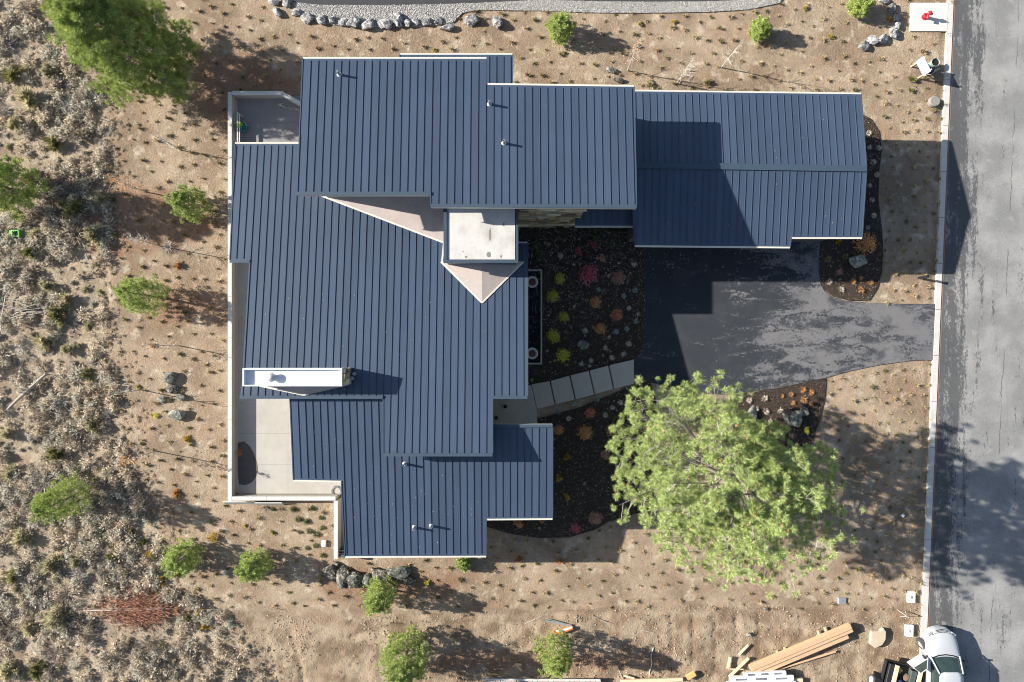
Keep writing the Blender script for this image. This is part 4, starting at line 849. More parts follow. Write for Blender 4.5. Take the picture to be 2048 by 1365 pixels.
# shrubs in the mulch beds: colour, positions
BEDP = [('yellow','dome',M_YEL,'in the row along the pond',[(1119,558,14),(1105,593,15),(1127,634,13),(1107,672,17),(1126,711,17)]),
        ('magenta','dome',M_MAG,'in the bed by the pond',[(1177,549,24)]), ('dusty pink','dome',M_PINK,'in the bed beside the driveway',[(1235,556,19)]),
        ('faded red','sage',M_MAG,'in the shade below the stone wall',[(1186,490,13),(1157,505,12)]), ('faded rust','sage',M_PINK,'in the shade below the stone wall',[(1202,514,15)]),
        ('orange','dome',M_ORG,'in the middle of the pond bed',[(1190,605,14),(1200,658,14)]), ('red-orange','dome',M_RED,'in the pond bed next to the driveway',[(1233,630,14)]),
        ('dark green','sage',M_DKGRN,'in the shade of the pond bed',[(1070,488,12),(1077,507,11),(1191,477,10),(1236,492,8),(1115,475,7),(1160,492,9),(1074,522,9)]),
        ('blue-green','rosette',M_TEAL,'beside the driveway edge',[(1270,581,8),(1247,593,7),(1271,643,7),(1253,658,7),(1232,664,7),(1197,580,6)]), ('pale','spiky',M_PALE,'in the pond bed',[(1258,617,7),(1121,513,9),(1170,662,8),(1257,688,8),(1247,708,8),(1224,716,8),(1182,722,7),(1210,695,7),(1163,728,7),(1268,530,8)]),
        ('brick red','dome',M_RED,'in the bed south of the slabs',[(1180,826,14)]), ('orange','dome',M_ORG,'in the bed south of the slabs',[(1170,865,19),(1222,860,14),(1116,860,13)]),
        ('golden','sage',M_GOLD,'in the bed beside the southern roof',[(1133,913,13),(1120,956,13),(1135,993,11)]), ('pink','twiggy',M_MAG,'at the south end of the mulch bed',[(1150,1056,17)]), ('rust','dome',M_PINK,'below the large pine',[(1190,1036,17),(1210,910,12)]),
        ('rust','sage',M_ORG,'at the lower edge of the southern roof',[(1037,1047,13),(1085,1042,9)]), ('blue-green','rosette',M_TEAL,'in the bed south of the slabs',[(1116,822,8),(1194,798,8),(1147,808,6)]), ('grey-white','rosette',M_PALE,'in the bed south of the slabs',[(1137,837,7),(1240,805,7),(1225,815,7),(1210,830,7)]),
        ('yellow','sage',M_GOLD,'below the garage eave',[(1677,483,11)]), ('orange-brown','dome',M_ORG,'at the garage corner',[(1727,488,27)]), ('green','rosette',M_OLIVE,'in the bed at the garage corner',[(1655,519,9),(1690,514,8)]), ('pink','twiggy',M_PINK,'in the bed at the garage corner',[(1678,545,11)]),
        ('orange','spiky',M_PEACH,'in the bed where the driveway bends',[(1705,563,9),(1720,557,7),(1740,566,8),(1721,580,10)]), ('cream','rosette',M_PALE,'in the bed where the driveway bends',[(1658,564,8),(1682,580,8)]),
        ('cream','rosette',M_PALE,'in the narrow bed along the garage end',[(1737,267,7),(1738,296,6),(1757,297,7),(1745,325,8),(1753,350,7),(1739,372,6),(1743,401,7),(1747,432,7),(1735,456,6)]),
        ('cream','rosette',M_PALE,'in the bed beside the large pine',[(1498,801,8),(1529,797,9),(1511,818,9),(1531,823,9),(1480,792,8),(1560,822,7),(1540,842,6),(1552,863,6),(1537,872,6)]),
        ('orange','spiky',M_PEACH,'in the bed below the driveway',[(1564,792,6),(1581,789,8),(1605,779,9),(1622,785,8),(1607,800,10),(1585,806,7),(1622,807,7)]), ('yellow','sage',M_YEL,'against the lichen boulder below the driveway',[(1612,861,13)])]
for col, kd, m_, where, pts in BEDP:
    pts = sorted(pts, key=lambda q: (q[1], q[0]))
    for i, (x, y, r_) in enumerate(pts):
        lb = f'{col} shrub {where}' + (f', {ORD[i]} of {len(pts)} from the top' if len(pts) > 1 else '')
        plant('garden_shrub', kd, x, y, r_, m_, lb, 'shrub', f'{col} shrubs {where}' if len(pts) > 1 else None, hz=.8, loc=(*PX(x, y), 0.02))
for bd, n_, wh in ((BED_C, 46, 'entry bed by the pond'), (BED_S, 34, 'mulch bed south of the slabs')):
    for x, y in rand_in(bd, n_): plant('fescue_clump', 'tuft', x, y, rng.uniform(4, 7), (M_PALE, M_STRAW, M_TUFTG)[int(rng.integers(3))], f'tiny dry grass between the shrubs of the {wh}', 'small plant', f'tiny grasses of the {wh}', hz=.8, loc=(*PX(x, y), .02))
# lava stones, fallen leaves, gravel, dirt pebbles
def inbed(n):
    A_ = [BED_C, BED_S, BED_E, BED_SE]; w = [.42, .34, .13, .11]; return np.concatenate([rand_in(b_, int(n * k_)) for b_, k_ in zip(A_, w)])
q = inbed(15000); scatter('lava_stones', PEB, to_ground(q, z=.015), rng.uniform(.02, .055, len(q)), M_MULCH2, 'black lava stones of the mulch beds')
sd = lambda x, y: np.clip(1.5 - np.hypot(x - 1150, y - 480) / 190, .22, 1)
q = np.concatenate([rand_in(BED_C, 3000, dens=sd), rand_in(BED_S, 1300), rand_in(BED_E, 460), rand_in(BED_SE, 260), rand_in([(1292,496),(1640,496),(1640,535),(1292,560)], 130)])
scatter('fallen_leaves', flatleaf, to_ground(q, z=.06), rng.uniform(.018, .045, len(q)), M_SPECK, 'small pale fallen leaves on the black mulch')
q = rand_in([p_ for p_ in GRAVEL], 14000, [NDRIVE]); q = q[q[:, 1] > -25]; scatter('gravel', PEB, to_ground(q, z=.012), rng.uniform(.02, .055, len(q)), M_PEBBLE, 'pale grey gravel stones')
q = rand_in(YARD, 5200, HOLES); scatter('dirt_pebbles', PEB, to_ground(q), rng.uniform(.01, .035, len(q)), M_DIRTSTONE, 'small stones and clods on the bare dirt')
q = rand_in(CLOD[:5] + [(1840,1400),(560,1400)], 6500, dens=dn); scatter('dirt_clods', PEB, to_ground(q), rng.uniform(.015, .07, len(q)) , M_DIRTSTONE, 'clods and stones of the churned dirt')
q = rand_in(YARD, 2600, HOLES, dens=dn); scatter('wood_chips', 'litter', to_ground(q, .003), rng.uniform(.05, .12, len(q)), M_DLITTER, 'dark bark chips and twigs on the dirt', hz=.5)
q = rand_in(YARD, 2200, HOLES, dens=dn); scatter('dry_straw', 'litter', to_ground(q, .003), rng.uniform(.05, .12, len(q)), M_LITTER, 'dry straw scattered over the dirt', hz=.5)

q = np.concatenate([rand_in([(600,850),(960,850),(960,1100),(700,1100),(690,950),(600,950)], 80), rand_in([(500,560),(960,560),(960,780),(500,780)], 30), rand_in([(1290,200),(1700,200),(1700,460),(1290,460)], 22)])
rp = []
for x, y in q: rp.append(tuple(plane_pt(x, y, *(SO if y > 800 else (LO if x < 1000 else (GN if y < 335 else GS)))) + Vector((0, 0, .012))))
scatter('roof_debris', flatleaf, np.array(rp), rng.uniform(.02, .045, len(q)), M_SPECK, 'pale leaf specks lying on the metal roofs')

# ------------------------------------------------------------------ boulders
def boulder_mesh(seed, mat):
    r = np.random.default_rng(seed); bm = bmesh.new(); bmesh.ops.create_icosphere(bm, subdivisions=3, radius=1)
    V = np.array([v.co[:] for v in bm.verts]); V *= r.uniform(.8, 1.15, 3)
    for i in range(22):
        n_ = unit(r.normal(size=3)); dd = r.uniform(.48, .86); ex = np.maximum(0, V @ n_ - dd); V -= ex[:, None] * n_ * .93
    V *= 1 + .16 * (fbm(V[:, 0] * 3.1 + V[:, 2] * 2 + 50, V[:, 1] * 3.1 - V[:, 2] + 50, seed, 3) - .5)[:, None] * 2; V += r.normal(0, .015, V.shape)
    for v, c_ in zip(bm.verts, V): v.co = c_
    me_ = bpy.data.meshes.new('boulder'); bm.to_mesh(me_); bm.free(); me_.materials.append(mat); return me_
BM = {m_.name: [boulder_mesh(70 + i, m_) for i in range(7)] for m_ in (M_BOULDER, M_LICHEN, M_BASALT)}
def boulder(px, py, rx, ry, mat, label, group=None, rz=None, hz=.75):
    o = link('boulder', BM[mat.name][int(rng.integers(7))]); g = G(px, py); h_ = (rx + ry) / 64 * hz; o.location = (g.x, g.y, max(g.z, -.05) + h_ * .45)
    o.rotation_euler = (rng.normal(0, .12), rng.normal(0, .12), rng.uniform(-.4, .4) if rz is None else rz); o.scale = (rx / 32 * 1.12, ry / 32 * 1.12, h_)
    return tag(o, label, 'boulder', group)
row = [(548,5,14,8),(574,8,11,12),(555,26,9,13),(592,26,11,10),(618,38,15,13),(645,42,12,12),(665,41,10,9),(687,46,12,10),(708,47,16,15),(737,52,17,12),(763,51,11,9),(774,50,16,12),(797,42,14,16),(815,48,10,10),(833,46,10,10),(854,45,12,11),(878,44,10,10),(895,57,17,9)]
for i, (x, y, a_, b_) in enumerate(row): boulder(x, y, a_, b_, M_BOULDER, f'blue-grey boulder in the row below the gravel strip, {ORD[i]} from the left', 'boulder row below the gravel')
boulder(946,42,18,14,M_BOULDER,'large pale boulder standing alone right of the boulder row'); boulder(994,47,13,15,M_BOULDER,'round pale boulder right of the other lone boulder')
row = [(1764,1,14,9),(1783,17,9,14),(1792,37,8,10),(1794,52,8,11),(1786,68,13,12),(1764,80,14,13),(1743,82,13,12),(1727,94,12,13)]
for i, (x, y, a_, b_) in enumerate(row): boulder(x, y, a_, b_, M_BOULDER, f'grey boulder of the curved row near the hydrant, {ORD[i]} from the top', 'curved boulder row near the hydrant')
for (x, y, a_, b_, m_, lb) in ((1222,141,12,8,M_LICHEN,'upper lichen rock north of the upper roof'),(1236,161,13,6,M_BASALT,'lower dark rock half under the upper roof edge'), (1166,690,13,12,M_LICHEN,'grey boulder in the pond bed'), (1586,836,22,21,M_LICHEN,'large lichen boulder in the bed beside the pine'),
    (1608,823,10,11,M_LICHEN,'smaller lichen boulder touching the large one'), (1504,826,9,20,M_LICHEN,'tall lichen boulder at the edge of the pine crown'), (1717,522,22,17,M_LICHEN,'greenish lichen boulder at the garage corner'), (342,755,16,16,M_LICHEN,'topmost lichen rock of the pile west of the terrace'),
    (346,778,14,13,M_BASALT,'dark rock in the middle of the western rock pile'), (326,799,11,9,M_LICHEN,'left lichen rock of the western rock pile'), (363,795,10,10,M_LICHEN,'right lichen rock of the western rock pile'), (357,829,18,17,M_LICHEN,'round lichen boulder alone below the western rock pile'),
    (665,1143,17,22,M_BASALT,'dark basalt rock at the southwest house corner'), (672,1128,7,7,M_BASALT,'small dark rock touching the house corner wall'), (688,1152,17,26,M_BASALT,'slanted pale-edged basalt rock beside the corner rock'), (710,1157,19,20,M_BASALT,'dark basalt rock in the middle of the southern rocks'), (683,1171,9,8,M_LICHEN,'small pale rock in front of the southern rocks'),
    (736,1160,15,15,M_LICHEN,'lichen rock left of the biggest southern rock'), (765,1150,24,20,M_BASALT,'broad basalt rock behind the small pine'), (800,1143,26,19,M_LICHEN,'biggest lichen rock of the southern group'), (820,1162,17,14,M_BASALT,'dark basalt rock at the right end of the southern rocks'),
    (1532,1218,6,5,M_LICHEN,'small tan rock on the path of dirt below the pine'),(1497,1270,5,5,M_BOULDER,'small pale rock in the wheel ruts')):
    boulder(x, y, a_, b_, m_, lb)

# ------------------------------------------------------------------ yard objects
def rod(mb, a_, b_, za, zb_, r_, n=6): p0 = G(*a_); p1 = G(*b_); mb.tube([(p0.x, p0.y, za), (p1.x, p1.y, zb_)], r_, n)
mb = MB(); p0, p1 = G(18,818), G(95,748); mb.tube([(p0.x,p0.y,.1),(p0.x*.6+p1.x*.4,p0.y*.6+p1.y*.4,.16),(p1.x,p1.y,.12)], [.07,.115,.09], 9)
log = mb.build('log', M_TWIG, smooth=False); tag(log, 'grey weathered log lying in the wild strip', 'log')
mb = MB(); mb.tube([(p0.x*.55+p1.x*.45,p0.y*.55+p1.y*.45,.2),(p0.x*.55+p1.x*.45-.25,p0.y*.55+p1.y*.45+.1,.42)], [.05,.025], 6); mb.build('branch_stub', M_PALETWIG, log)
pile = empty('stick_pile', G(55,625), 'heap of grey cut branches in the wild strip', 'stick pile')
for i in range(34):
    a_ = rng.uniform(-.45, .35); L = rng.uniform(.8, 2.0); c_ = Vector((rng.normal(0, .3), rng.normal(0, .35), rng.uniform(.05, .35))); d = Vector((math.cos(a_), -math.sin(a_) * .9, rng.normal(0, .05))).normalized()
    mb = MB(); mb.tube([c_ - d * L / 2, c_ + Vector((0, 0, .04)), c_ + d * L / 2], [rng.uniform(.02, .04), .035, .012], 5); mb.build('stick', M_DLITTER if i % 3 == 0 else M_TWIG, pile)
mb = MB(); p0 = G(6,640)
for (a_, b_) in (((2,650),(14,590)),((5,668),(2,640))): rod(mb, a_, b_, .06, .1, .04)
tag(mb.build('fallen_branch', M_PALETWIG), 'pale fallen branch at the west edge beside the stick heap', 'branch')
p0 = G(31,468); cr = empty('crate', p0, 'bright green plastic crate under the western pine', 'crate', rz=.05)
for (c_, d_) in (((0,.18,.15),(.58,.05,.3)),((0,-.18,.15),(.58,.05,.3)),((.27,0,.15),(.05,.31,.3)),((-.2,0,.15),(.18,.31,.3))): mb = MB(); mb.box(c_, d_); mb.build('side_panel', M_GREENP, cr)
mb = MB(); mb.box((0,0,.02),(.5,.3,.03)); mb.build('crate_floor', M_BLACK, cr)
# felled reddish pine
fell = empty('felled_pine', G(270,1218), 'felled dead pine top with rust red needles', 'dead tree')
mb = MB(); mb.tube([(-3.2,-.1,.12),(-1,-.05,.2),(1.6,0,.3)], [.045,.06,.02], 7); mb.build('trunk', M_PALETWIG, fell)
n = 5200; Q = np.stack([rng.normal(.1, 1.05, n), np.zeros(n), np.zeros(n)], -1); Q[:, 1] = rng.normal(0, .52, n) * np.clip(1.25 - np.abs(Q[:, 0]) * .32, .2, 1); Q[:, 2] = np.abs(rng.normal(.2, .14, n)) * np.clip(1.2 - np.abs(Q[:, 1]) * .6, .3, 1)
D = unit(np.stack([rng.normal(.9, .3, n), rng.normal(0, .3, n) + Q[:, 1] * .5, rng.normal(0.0, .25, n)], -1)); V, Fc = blades(Q, D, rng.uniform(.18, .45, n), .03, rng, True); V[:, 2] = np.maximum(V[:, 2], .0); link('needles', mesh_np('needles', V, Fc, M_RUST), fell)
mb = MB()
for i in range(14): s_ = rng.uniform(-1.4, 1.3); y_ = rng.choice([-1, 1]) * rng.uniform(.4, .8); mb.tube([(s_, 0, .2), (s_ + .6, y_, .25)], [.015, .006], 4)
mb.build('branches', M_TWIG, fell)
mb = MB(); p0, p1 = G(175,1212), G(545,1216); mb.tube([(p0.x,p0.y,.38),(p1.x,p1.y,.32)], .0045, 4); st_ = mb.build('string_line', M_PALETWIG); tag(st_, 'thin pale string stretched over the felled pine', 'string')
for p_ in (p0, p1): mb = MB(); mb.bar((p_.x,p_.y,-.1),(p_.x,p_.y,.42),.03,.03); mb.build('stake', M_LUMBER2, st_)
# hydrant
hy = empty('fire_hydrant', (*PX(1847,36), .06), 'red fire hydrant on the pale concrete pad', 'hydrant')
mb = MB(); mb.lathe([(.17,0),(.17,.05),(.11,.07),(.10,.55),(.13,.57),(.13,.61),(.11,.63),(.09,.70),(.03,.74),(.03,.79)], (0,0,0), 18); mb.build('barrel', M_RED2, hy, smooth=False)
for s_ in (-1, 1): mb = MB(); mb.lathe([(.055,0),(.055,.13*s_),(.07,.135*s_),(.07,.17*s_),(.02,.19*s_)], (.09*s_,0,.43), 12, 'X'); mb.build('hose_nozzle', M_RED2, hy)
mb = MB(); mb.lathe([(.075,0),(.075,-.12),(.09,-.125),(.09,-.17),(.025,-.19)], (0,-.09,.40), 14, 'Y'); mb.build('pumper_nozzle', M_RED2, hy)
# round concrete riser
p0 = G(1866,205); rs = empty('utility_riser', p0, 'short round grey riser with dark lid beside the kerb', 'riser')
mb = MB(); mb.lathe([(.33,-.05),(.33,.26),(.29,.30),(.25,.30)], (0,0,0), 22); mb.build('ring', plain('riser_grey',(.22,.205,.19),.9), rs); mb = MB(); mb.lathe([(.25,.24),(.25,.285)], (0,0,0), 20); mb.build('lid', plain('riser_lid',(.13,.12,.115),.9), rs)
# bollard post
p0 = G(1838,556); bo = empty('post', p0, 'square black post between the garage bed and the kerb', 'post')
mb = MB(); mb.box((0,0,.45),(.13,.13,.95)); mb.build('shaft', M_BLACK, bo); mb = MB(); mb.box((0,0,.95),(.16,.16,.05)); mb.build('cap', M_BLACK, bo)
# yard sign with clutter
p0 = G(1829,145); sg = empty('yard_sign', p0, 'white panel sign on wooden posts beside the kerb', 'sign', rz=math.radians(-62))
for s_ in (-.42, .42): mb = MB(); mb.box((s_,0,.72),(.07,.07,1.5)); mb.build('post', M_LUMBER2, sg)
mb = MB(); mb.box((0,-.05,1.05),(1.0,.03,.75)); mb.build('panel', M_WHITE, sg)
mb = MB(); mb.bar((-.42,.1,0),(-.42,.62,0.02),.06,.05); mb.bar((.42,.0,.8),(.42,.6,.0),.05,.05); mb.build('brace', M_LUMBER2, sg)
p0 = G(1862,131); bk_ = empty('bucket', p0, 'grey-green round bin behind the yard sign', 'bucket'); mb = MB(); mb.lathe([(.20,0),(.26,.55),(.24,.55),(.19,.08)], (0,0,0), 18); mb.build('body', M_SAGEP, bk_, smooth=False); mb = MB(); mb.lathe([(.235,.46),(.235,.48)], (0,0,0), 16); mb.build('contents', M_BLACK, bk_)
p0 = G(1858,139); mb = MB(); mb.lathe([(.28,0),(.32,.12),(.24,.26),(.08,.32)], p0, 12); tag(mb.build('tool_bag', M_NAVYP, smooth=True), 'dark blue cloth bag beside the yard sign', 'bag')
for i in range(7):
    p0 = G(1858 + i * 2.2, 146 - i * .5); mb = MB(); d = Vector((.7, .45, 0)).normalized(); mb.bar(p0 - d * .35 + Vector((0,0,.03 + .02 * (i % 3))), p0 + d * .35 + Vector((0,0,.05)), .06, .03)
    tag(mb.build('wooden_slat', M_LUMBER2), 'short pale wooden slat in the heap below the blue bag', 'slat', 'slats beside the yard sign')
# utility boxes
def ubox(px, py, w, d, h, mat, label, lidc=None, mark=True):
    g = G(px, py); o = empty('utility_box', (g.x, g.y, 0), label, 'utility box', rz=-.03); mb = MB(); mb.box((0,0,h/2-.05),(w,d,h+.1)); mb.build('body', mat, o, bevel=.015)
    mb = MB(); mb.box((0,0,h+.006),(w*.86,d*.86,.012)); l_ = mb.build('lid', lidc or mat, o)
    if mark: mb = MB(); mb.box((0,.0,h+.014),(w*.26,d*.26,.008)); mb.build('latch', M_STEEL, l_)
ubox(1822,1194,.48,.70,.10,M_WHITE,'white utility box beside the kerb, upper of two'); ubox(1818,1261,.46,.72,.12,M_WHITE,'white utility box beside the kerb, lower of two near the truck'); ubox(1684,1202,.52,.40,.05,M_STEEL,'flat grey meter lid below the large pine')
ubox(648,1087,.26,.40,.10,M_WHITE,'small white box beside the southwest wall',mark=False)
mb = MB(); c0 = G(1805,1023+8); mb.box((c0.x,c0.y,.04),(.18,.18,.06),rz=.8); tag(mb.build('marker', M_WHITE), 'tiny white square marker in the pine shadow by the kerb', 'marker')
mb = MB(); mb.prism([PX(x,y) for x,y in ((1741,1262),(1757,1261),(1765,1255),(1770,1262),(1769,1278),(1762,1289),(1748,1295),(1738,1287))], -.1, .16); tag(mb.build('flat_stone', plain('tan_stone',(.46,.37,.27),.9,.15,3,.4), bevel=.03), 'flat pale tan stone slab on the dirt left of the utility box', 'stone')
tp_ = empty('survey_tripod', G(1803,1226), 'small three legged stake stand by the kerb', 'stand')
for k in range(3): a_ = k * 2.1 + .4; mb = MB(); mb.tube([(0,0,.75),(math.cos(a_)*.32,math.sin(a_)*.32,0)], .018, 5); mb.build('leg', M_PALETWIG, tp_)
mb = MB(); mb.box((0,0,.78),(.10,.10,.08)); mb.build('head', M_STEEL, tp_)
# potted plant, coiled hose on the terraces
pt_ = P(488,257,zf); pot = empty('potted_plant', pt_, 'lime green plant in a teal pot on the north terrace', 'plant pot'); mb = MB(); mb.lathe([(.20,0),(.30,.12),(.33,.34),(.30,.36),(.27,.30)], (0,0,0), 22); mb.build('pot', M_TEALP, pot, smooth=True)
o = link('foliage', proto_mesh('rosette', 1, M_LIME), pot); o.location = (-.08, .02, .34); o.scale = (.30, .30, .30)
hs = P(673,982,zf); mb = MB()
for r_ in (.22,.27,.32): mb.lathe([(r_-.018,.03),(r_,.05),(r_+.018,.03),(r_,.01)], hs, 24, closed=True)
tag(mb.build('hose_coil', M_STEEL), 'coiled grey hose on the terrace beside the southern roof', 'hose')
cb = G(690,1103); rk = empty('grill_rack', cb + Vector((-.02,0,0)), 'small dark rack beside the southwest wall', 'rack')
for k in range(3): mb = MB(); mb.box((-.05, .18 - k * .18, .55), (.34, .05, .04)); mb.build('slat', M_CAP, rk)
for s_ in (-1, 1): mb = MB(); mb.box((-.05 + s_ * .16, 0, .27), (.04, .5, .54)); mb.build('frame', M_BLACK, rk)
# lumber
def board(px0, py0, px1, py1, wpx, h, mat, label, z=0.0, name='board', group=None):
    a_ = P(px0, py0, z + h); b_ = P(px1, py1, z + h); mb = MB(); mb.bar(Vector((a_.x,a_.y,z+h/2)), Vector((b_.x,b_.y,z+h/2)), wpx / 32, h)
    return tag(mb.build(name, mat, bevel=.006), label, 'beam' if name == 'beam' else 'board', group)
for k in range(4):
    x, y = ((1556,1310),(1571,1303),(1638,1270),(1652,1263))[k]
    a_ = G(x - 3, y - 8); b_ = G(x + 6, y + 22); mb = MB(); mb.bar(Vector((a_.x,a_.y,.02)), Vector((b_.x,b_.y,.02)), .10, .10); tag(mb.build('bearer', M_LUMBER2), f'short wooden bearer under the beam stack, {ORD[k]} from the left', 'bearer', 'bearers under the beam stack')
board(1502,1339,1703,1254,9.5,.34,M_LUMBER,'northernmost and longest fresh timber beam of the stack',z=.07,name='beam'); board(1509,1345,1706,1261.5,6,.30,M_LUMBER,'middle fresh timber beam of the stack',z=.07,name='beam'); board(1524,1346,1697,1273.5,8.5,.22,M_LUMBER,'southernmost fresh timber beam of the stack',z=.07,name='beam')
board(1537,1346,1672,1304,3.2,.06,M_LUMBER,'long thin board lying below the timber beams',z=-.02)
for (a_, lb) in (((1478,1311,1497,1291,4,.08,M_LUMBER2),'short board lying diagonally left of the beams, upper one'), ((1456,1338,1461,1315,5,.09,M_LUMBER2),'short upright lying board left of the diagonal ones'), ((1459,1355,1498,1317,5,.09,M_LUMBER2),'longer diagonal board just left of the beam ends'),
    ((1461,1339,1487,1339.5,2.2,.06,M_LUMBER2),'thin level stick left of the beam ends'), ((1374,1358,1391,1348,9,.18,plain('orange_lumber',(.58,.34,.13),.75)),'thick orange wood block near the bottom edge'), ((1241,1364,1366,1360,6.5,.12,M_LUMBER2),'long pale plank along the bottom edge'),
    ((1248,1352,1269,1358,4,.08,M_LUMBER2),'short pale board above the bottom plank'), ((1030,1329,1043,1342,4.5,.06,M_LUMBER),'small scrap board in the pine shadow, diagonal one'), ((1031,1329.5,1043,1331,4.5,.11,M_LUMBER),'small scrap board in the pine shadow, level one'),
    ((1589,1362,1606,1362,8,.16,M_LUMBER2),'pale wood block right of the white bundles')):
    board(*a_, lb, z=-.03)
for i, (x0_, y0_, x1_, y1_, w_, z_) in enumerate(((1488,1351.5,1573,1347.5,8,.28),(1460,1361,1588,1357.5,12,.04),(1455,1372,1592,1369,12,.02))):
    a_ = P(x0_, y0_, z_ + .24); b_ = P(x1_, y1_, z_ + .24); o = empty('wrapped_bundle', (a_ + b_) / 2, ('upper white wrapped bundle of boards below the beams','middle white wrapped bundle of boards below the beams','lowest white wrapped bundle cut by the bottom edge')[i], 'bundle', 'white wrapped bundles', rz=math.atan2(b_.y - a_.y, b_.x - a_.x))
    L = (b_ - a_).length; mb = MB(); mb.box((0,0,-.12),(L,w_/32,.24)); mb.build('wrapping', M_WHITE, o, bevel=.02)
    for k in range(3):
        mb = MB(); mb.box((-L*.32 + k*L*.31, .02, .004), (L*.17, .11, .006)); p_ = mb.build('printed_panel', M_BLACK, o); mb = MB(); mb.box((-L*.32 + k*L*.31, .02, .009), (L*.155, .055, .006)); mb.build('print_window', M_STEEL, p_)
for k in range(22):
    p0 = P(975 + 10.6 * k, 1366, .3); mb = MB(); mb.box((p0.x, p0.y - .12, .12), (.30, .36, .30)); tag(mb.build('concrete_block', M_BRICK if k % 3 else M_CAP, bevel=.012), f'{"pinkish" if k % 3 else "pale"} block in the row along the bottom edge', 'block', f'{"pinkish" if k % 3 else "pale"} blocks along the bottom edge')
board(968,1360,1201,1361,3.6,.06,plain('grey_board',(.50,.50,.47),.8),'long grey edge board on top of the block row',z=.24)
mb = MB(); q = [(1105,1264),(1112,1260),(1125,1259),(1143,1253),(1146,1258),(1128,1265),(1110,1268)]; mb.prism([PX(*p_) for p_ in q], -.05, .10); wb = mb.build('warning_board', M_ORGP); tag(wb, 'orange and white crumpled warning board above the pine', 'warning board')
mb = MB(); mb.prism([PX(*p_) for p_ in ((1112,1259),(1125,1258),(1144,1252),(1145,1255),(1127,1261.5),(1113,1263))], .09, .12); mb.build('white_band', M_WHITE, wb)
mb = MB(); a_ = G(1092,1243); b_ = G(1143,1252); mb.bar(a_ + Vector((0,0,.06)), b_ + Vector((0,0,.06)), .12, .08); mb.bar(a_ + Vector((.1,.12,.05)), b_ + Vector((-.5,.14,.05)), .06, .06); tag(mb.build('weathered_plank', plain('weathered',(.20,.21,.20),.9,.3,8)), 'grey weathered plank behind the orange and white board', 'plank')
for (pts, r_, m_, lb) in ((((1185,1233),(1200,1241),(1215,1247),(1224,1248)),.035,M_TWIG,'curved grey branch right of the weathered plank'), (((1153,1232),(1154,1247)),.04,M_TWIG,'short grey stick above the orange and white board'), (((1308,1297),(1303,1315),(1305,1330),(1300,1345),(1299,1362)),.03,M_PALETWIG,'long crooked pale branch on the churned dirt'),
                          (((1236,1337),(1248,1364)),.03,M_PALETWIG,'pale straight stick above the bottom plank'), (((780,1247),(806,1250)),.06,M_BARK,'dark piece of wood on the dirt between the small pines'), (((1050,1250),(1085,1233)),.02,M_PALETWIG,'thin straight stick left of the weathered plank'), (((1280,1262),(1310,1268)),.02,M_PALETWIG,'thin twig by a white stone near the pine shadow')):
    mb = MB(); pp = [G(*p_) for p_ in pts]; mb.tube([p_ + Vector((0,0,.05)) for p_ in pp], [r_] * (len(pp) - 1) + [r_ * .5], 6); tag(mb.build('fallen_stick', m_), lb, 'stick')

# ------------------------------------------------------------------ pickup truck and trailer
tx = (1888.5 - 1024) * (H - 1.05) / F; ty = (682.5 - 1262) * (H - .8) / F
truck = empty('pickup_truck', (tx, ty, .012), 'white pickup truck with its driver door open', 'truck')
def ring(y, hw, zb_, zt, r_=.16, crown=.03):
    return [(-hw*.9,y,zb_),(-hw,y,zb_+.12),(-hw,y,zt-r_),(-hw+r_*.3,y,zt-r_*.3),(-hw+r_,y,zt),(-hw*.45,y,zt+crown),(0,y,zt+crown*1.3),(hw*.45,y,zt+crown),(hw-r_,y,zt),(hw-r_*.3,y,zt-r_*.3),(hw,y,zt-r_),(hw,y,zb_+.12),(hw*.9,y,zb_)]
mb = MB(); mb.loft([ring(.10,.22,.45,.62,.08,0),ring(.06,.45,.40,.74,.12,.01),ring(-.06,.64,.36,.86,.18,.03),ring(-.24,.79,.33,.95,.24,.04),ring(-.48,.90,.32,1.02,.28,.05),ring(-.75,.965,.32,1.07,.30,.06),ring(-1.0,1.0,.36,1.11,.30,.04),ring(-1.42,1.0,.36,1.13),ring(-1.55,1.0,.36,1.14),ring(-3.5,1.0,.36,1.16)]); mb.build('body', M_PAINT, truck, smooth=True)
mb = MB()
for s_ in (-1, 1): mb.box((s_*.95,-4.5,.80),(.10,1.95,.75))
mb.box((0,-5.45,.8),(2.0,.08,.75)); mb.box((0,-4.5,.5),(1.8,1.95,.12)); mb.build('cargo_bed', M_PAINT, truck)
def quadp(name, pts, mat, off=.0, par=truck): mb = MB(); mb.add(pts, [tuple(range(len(pts)))]); return mb.build(name, mat, par)
arc = lambda w, y0, b_, z_: [(w * q, y0 + b_ * (1 - q * q), z_) for q in (-1, -.66, -.33, 0, .33, .66, 1)]
mb = MB(); mb.loft([arc(.88,-1.55,.20,1.13) + [(.90,-3.45,1.14),(-.90,-3.45,1.14)], arc(.69,-2.26,.14,1.72) + [(.70,-3.25,1.74),(-.70,-3.25,1.74)]]); mb.build('cab_glass', M_SCREEN, truck)
mb = MB(); rr = lambda y, w, z_: [(-w,y,z_-.05),(-w,y,z_),(-w*.6,y,z_+.04),(0,y,z_+.055),(w*.6,y,z_+.04),(w,y,z_),(w,y,z_-.05)]
mb.loft([rr(-2.10,.40,1.715),rr(-2.18,.62,1.73),rr(-2.38,.72,1.75),rr(-3.1,.73,1.76),rr(-3.3,.70,1.74)]); mb.build('cab_roof', M_PAINT, truck, smooth=True)
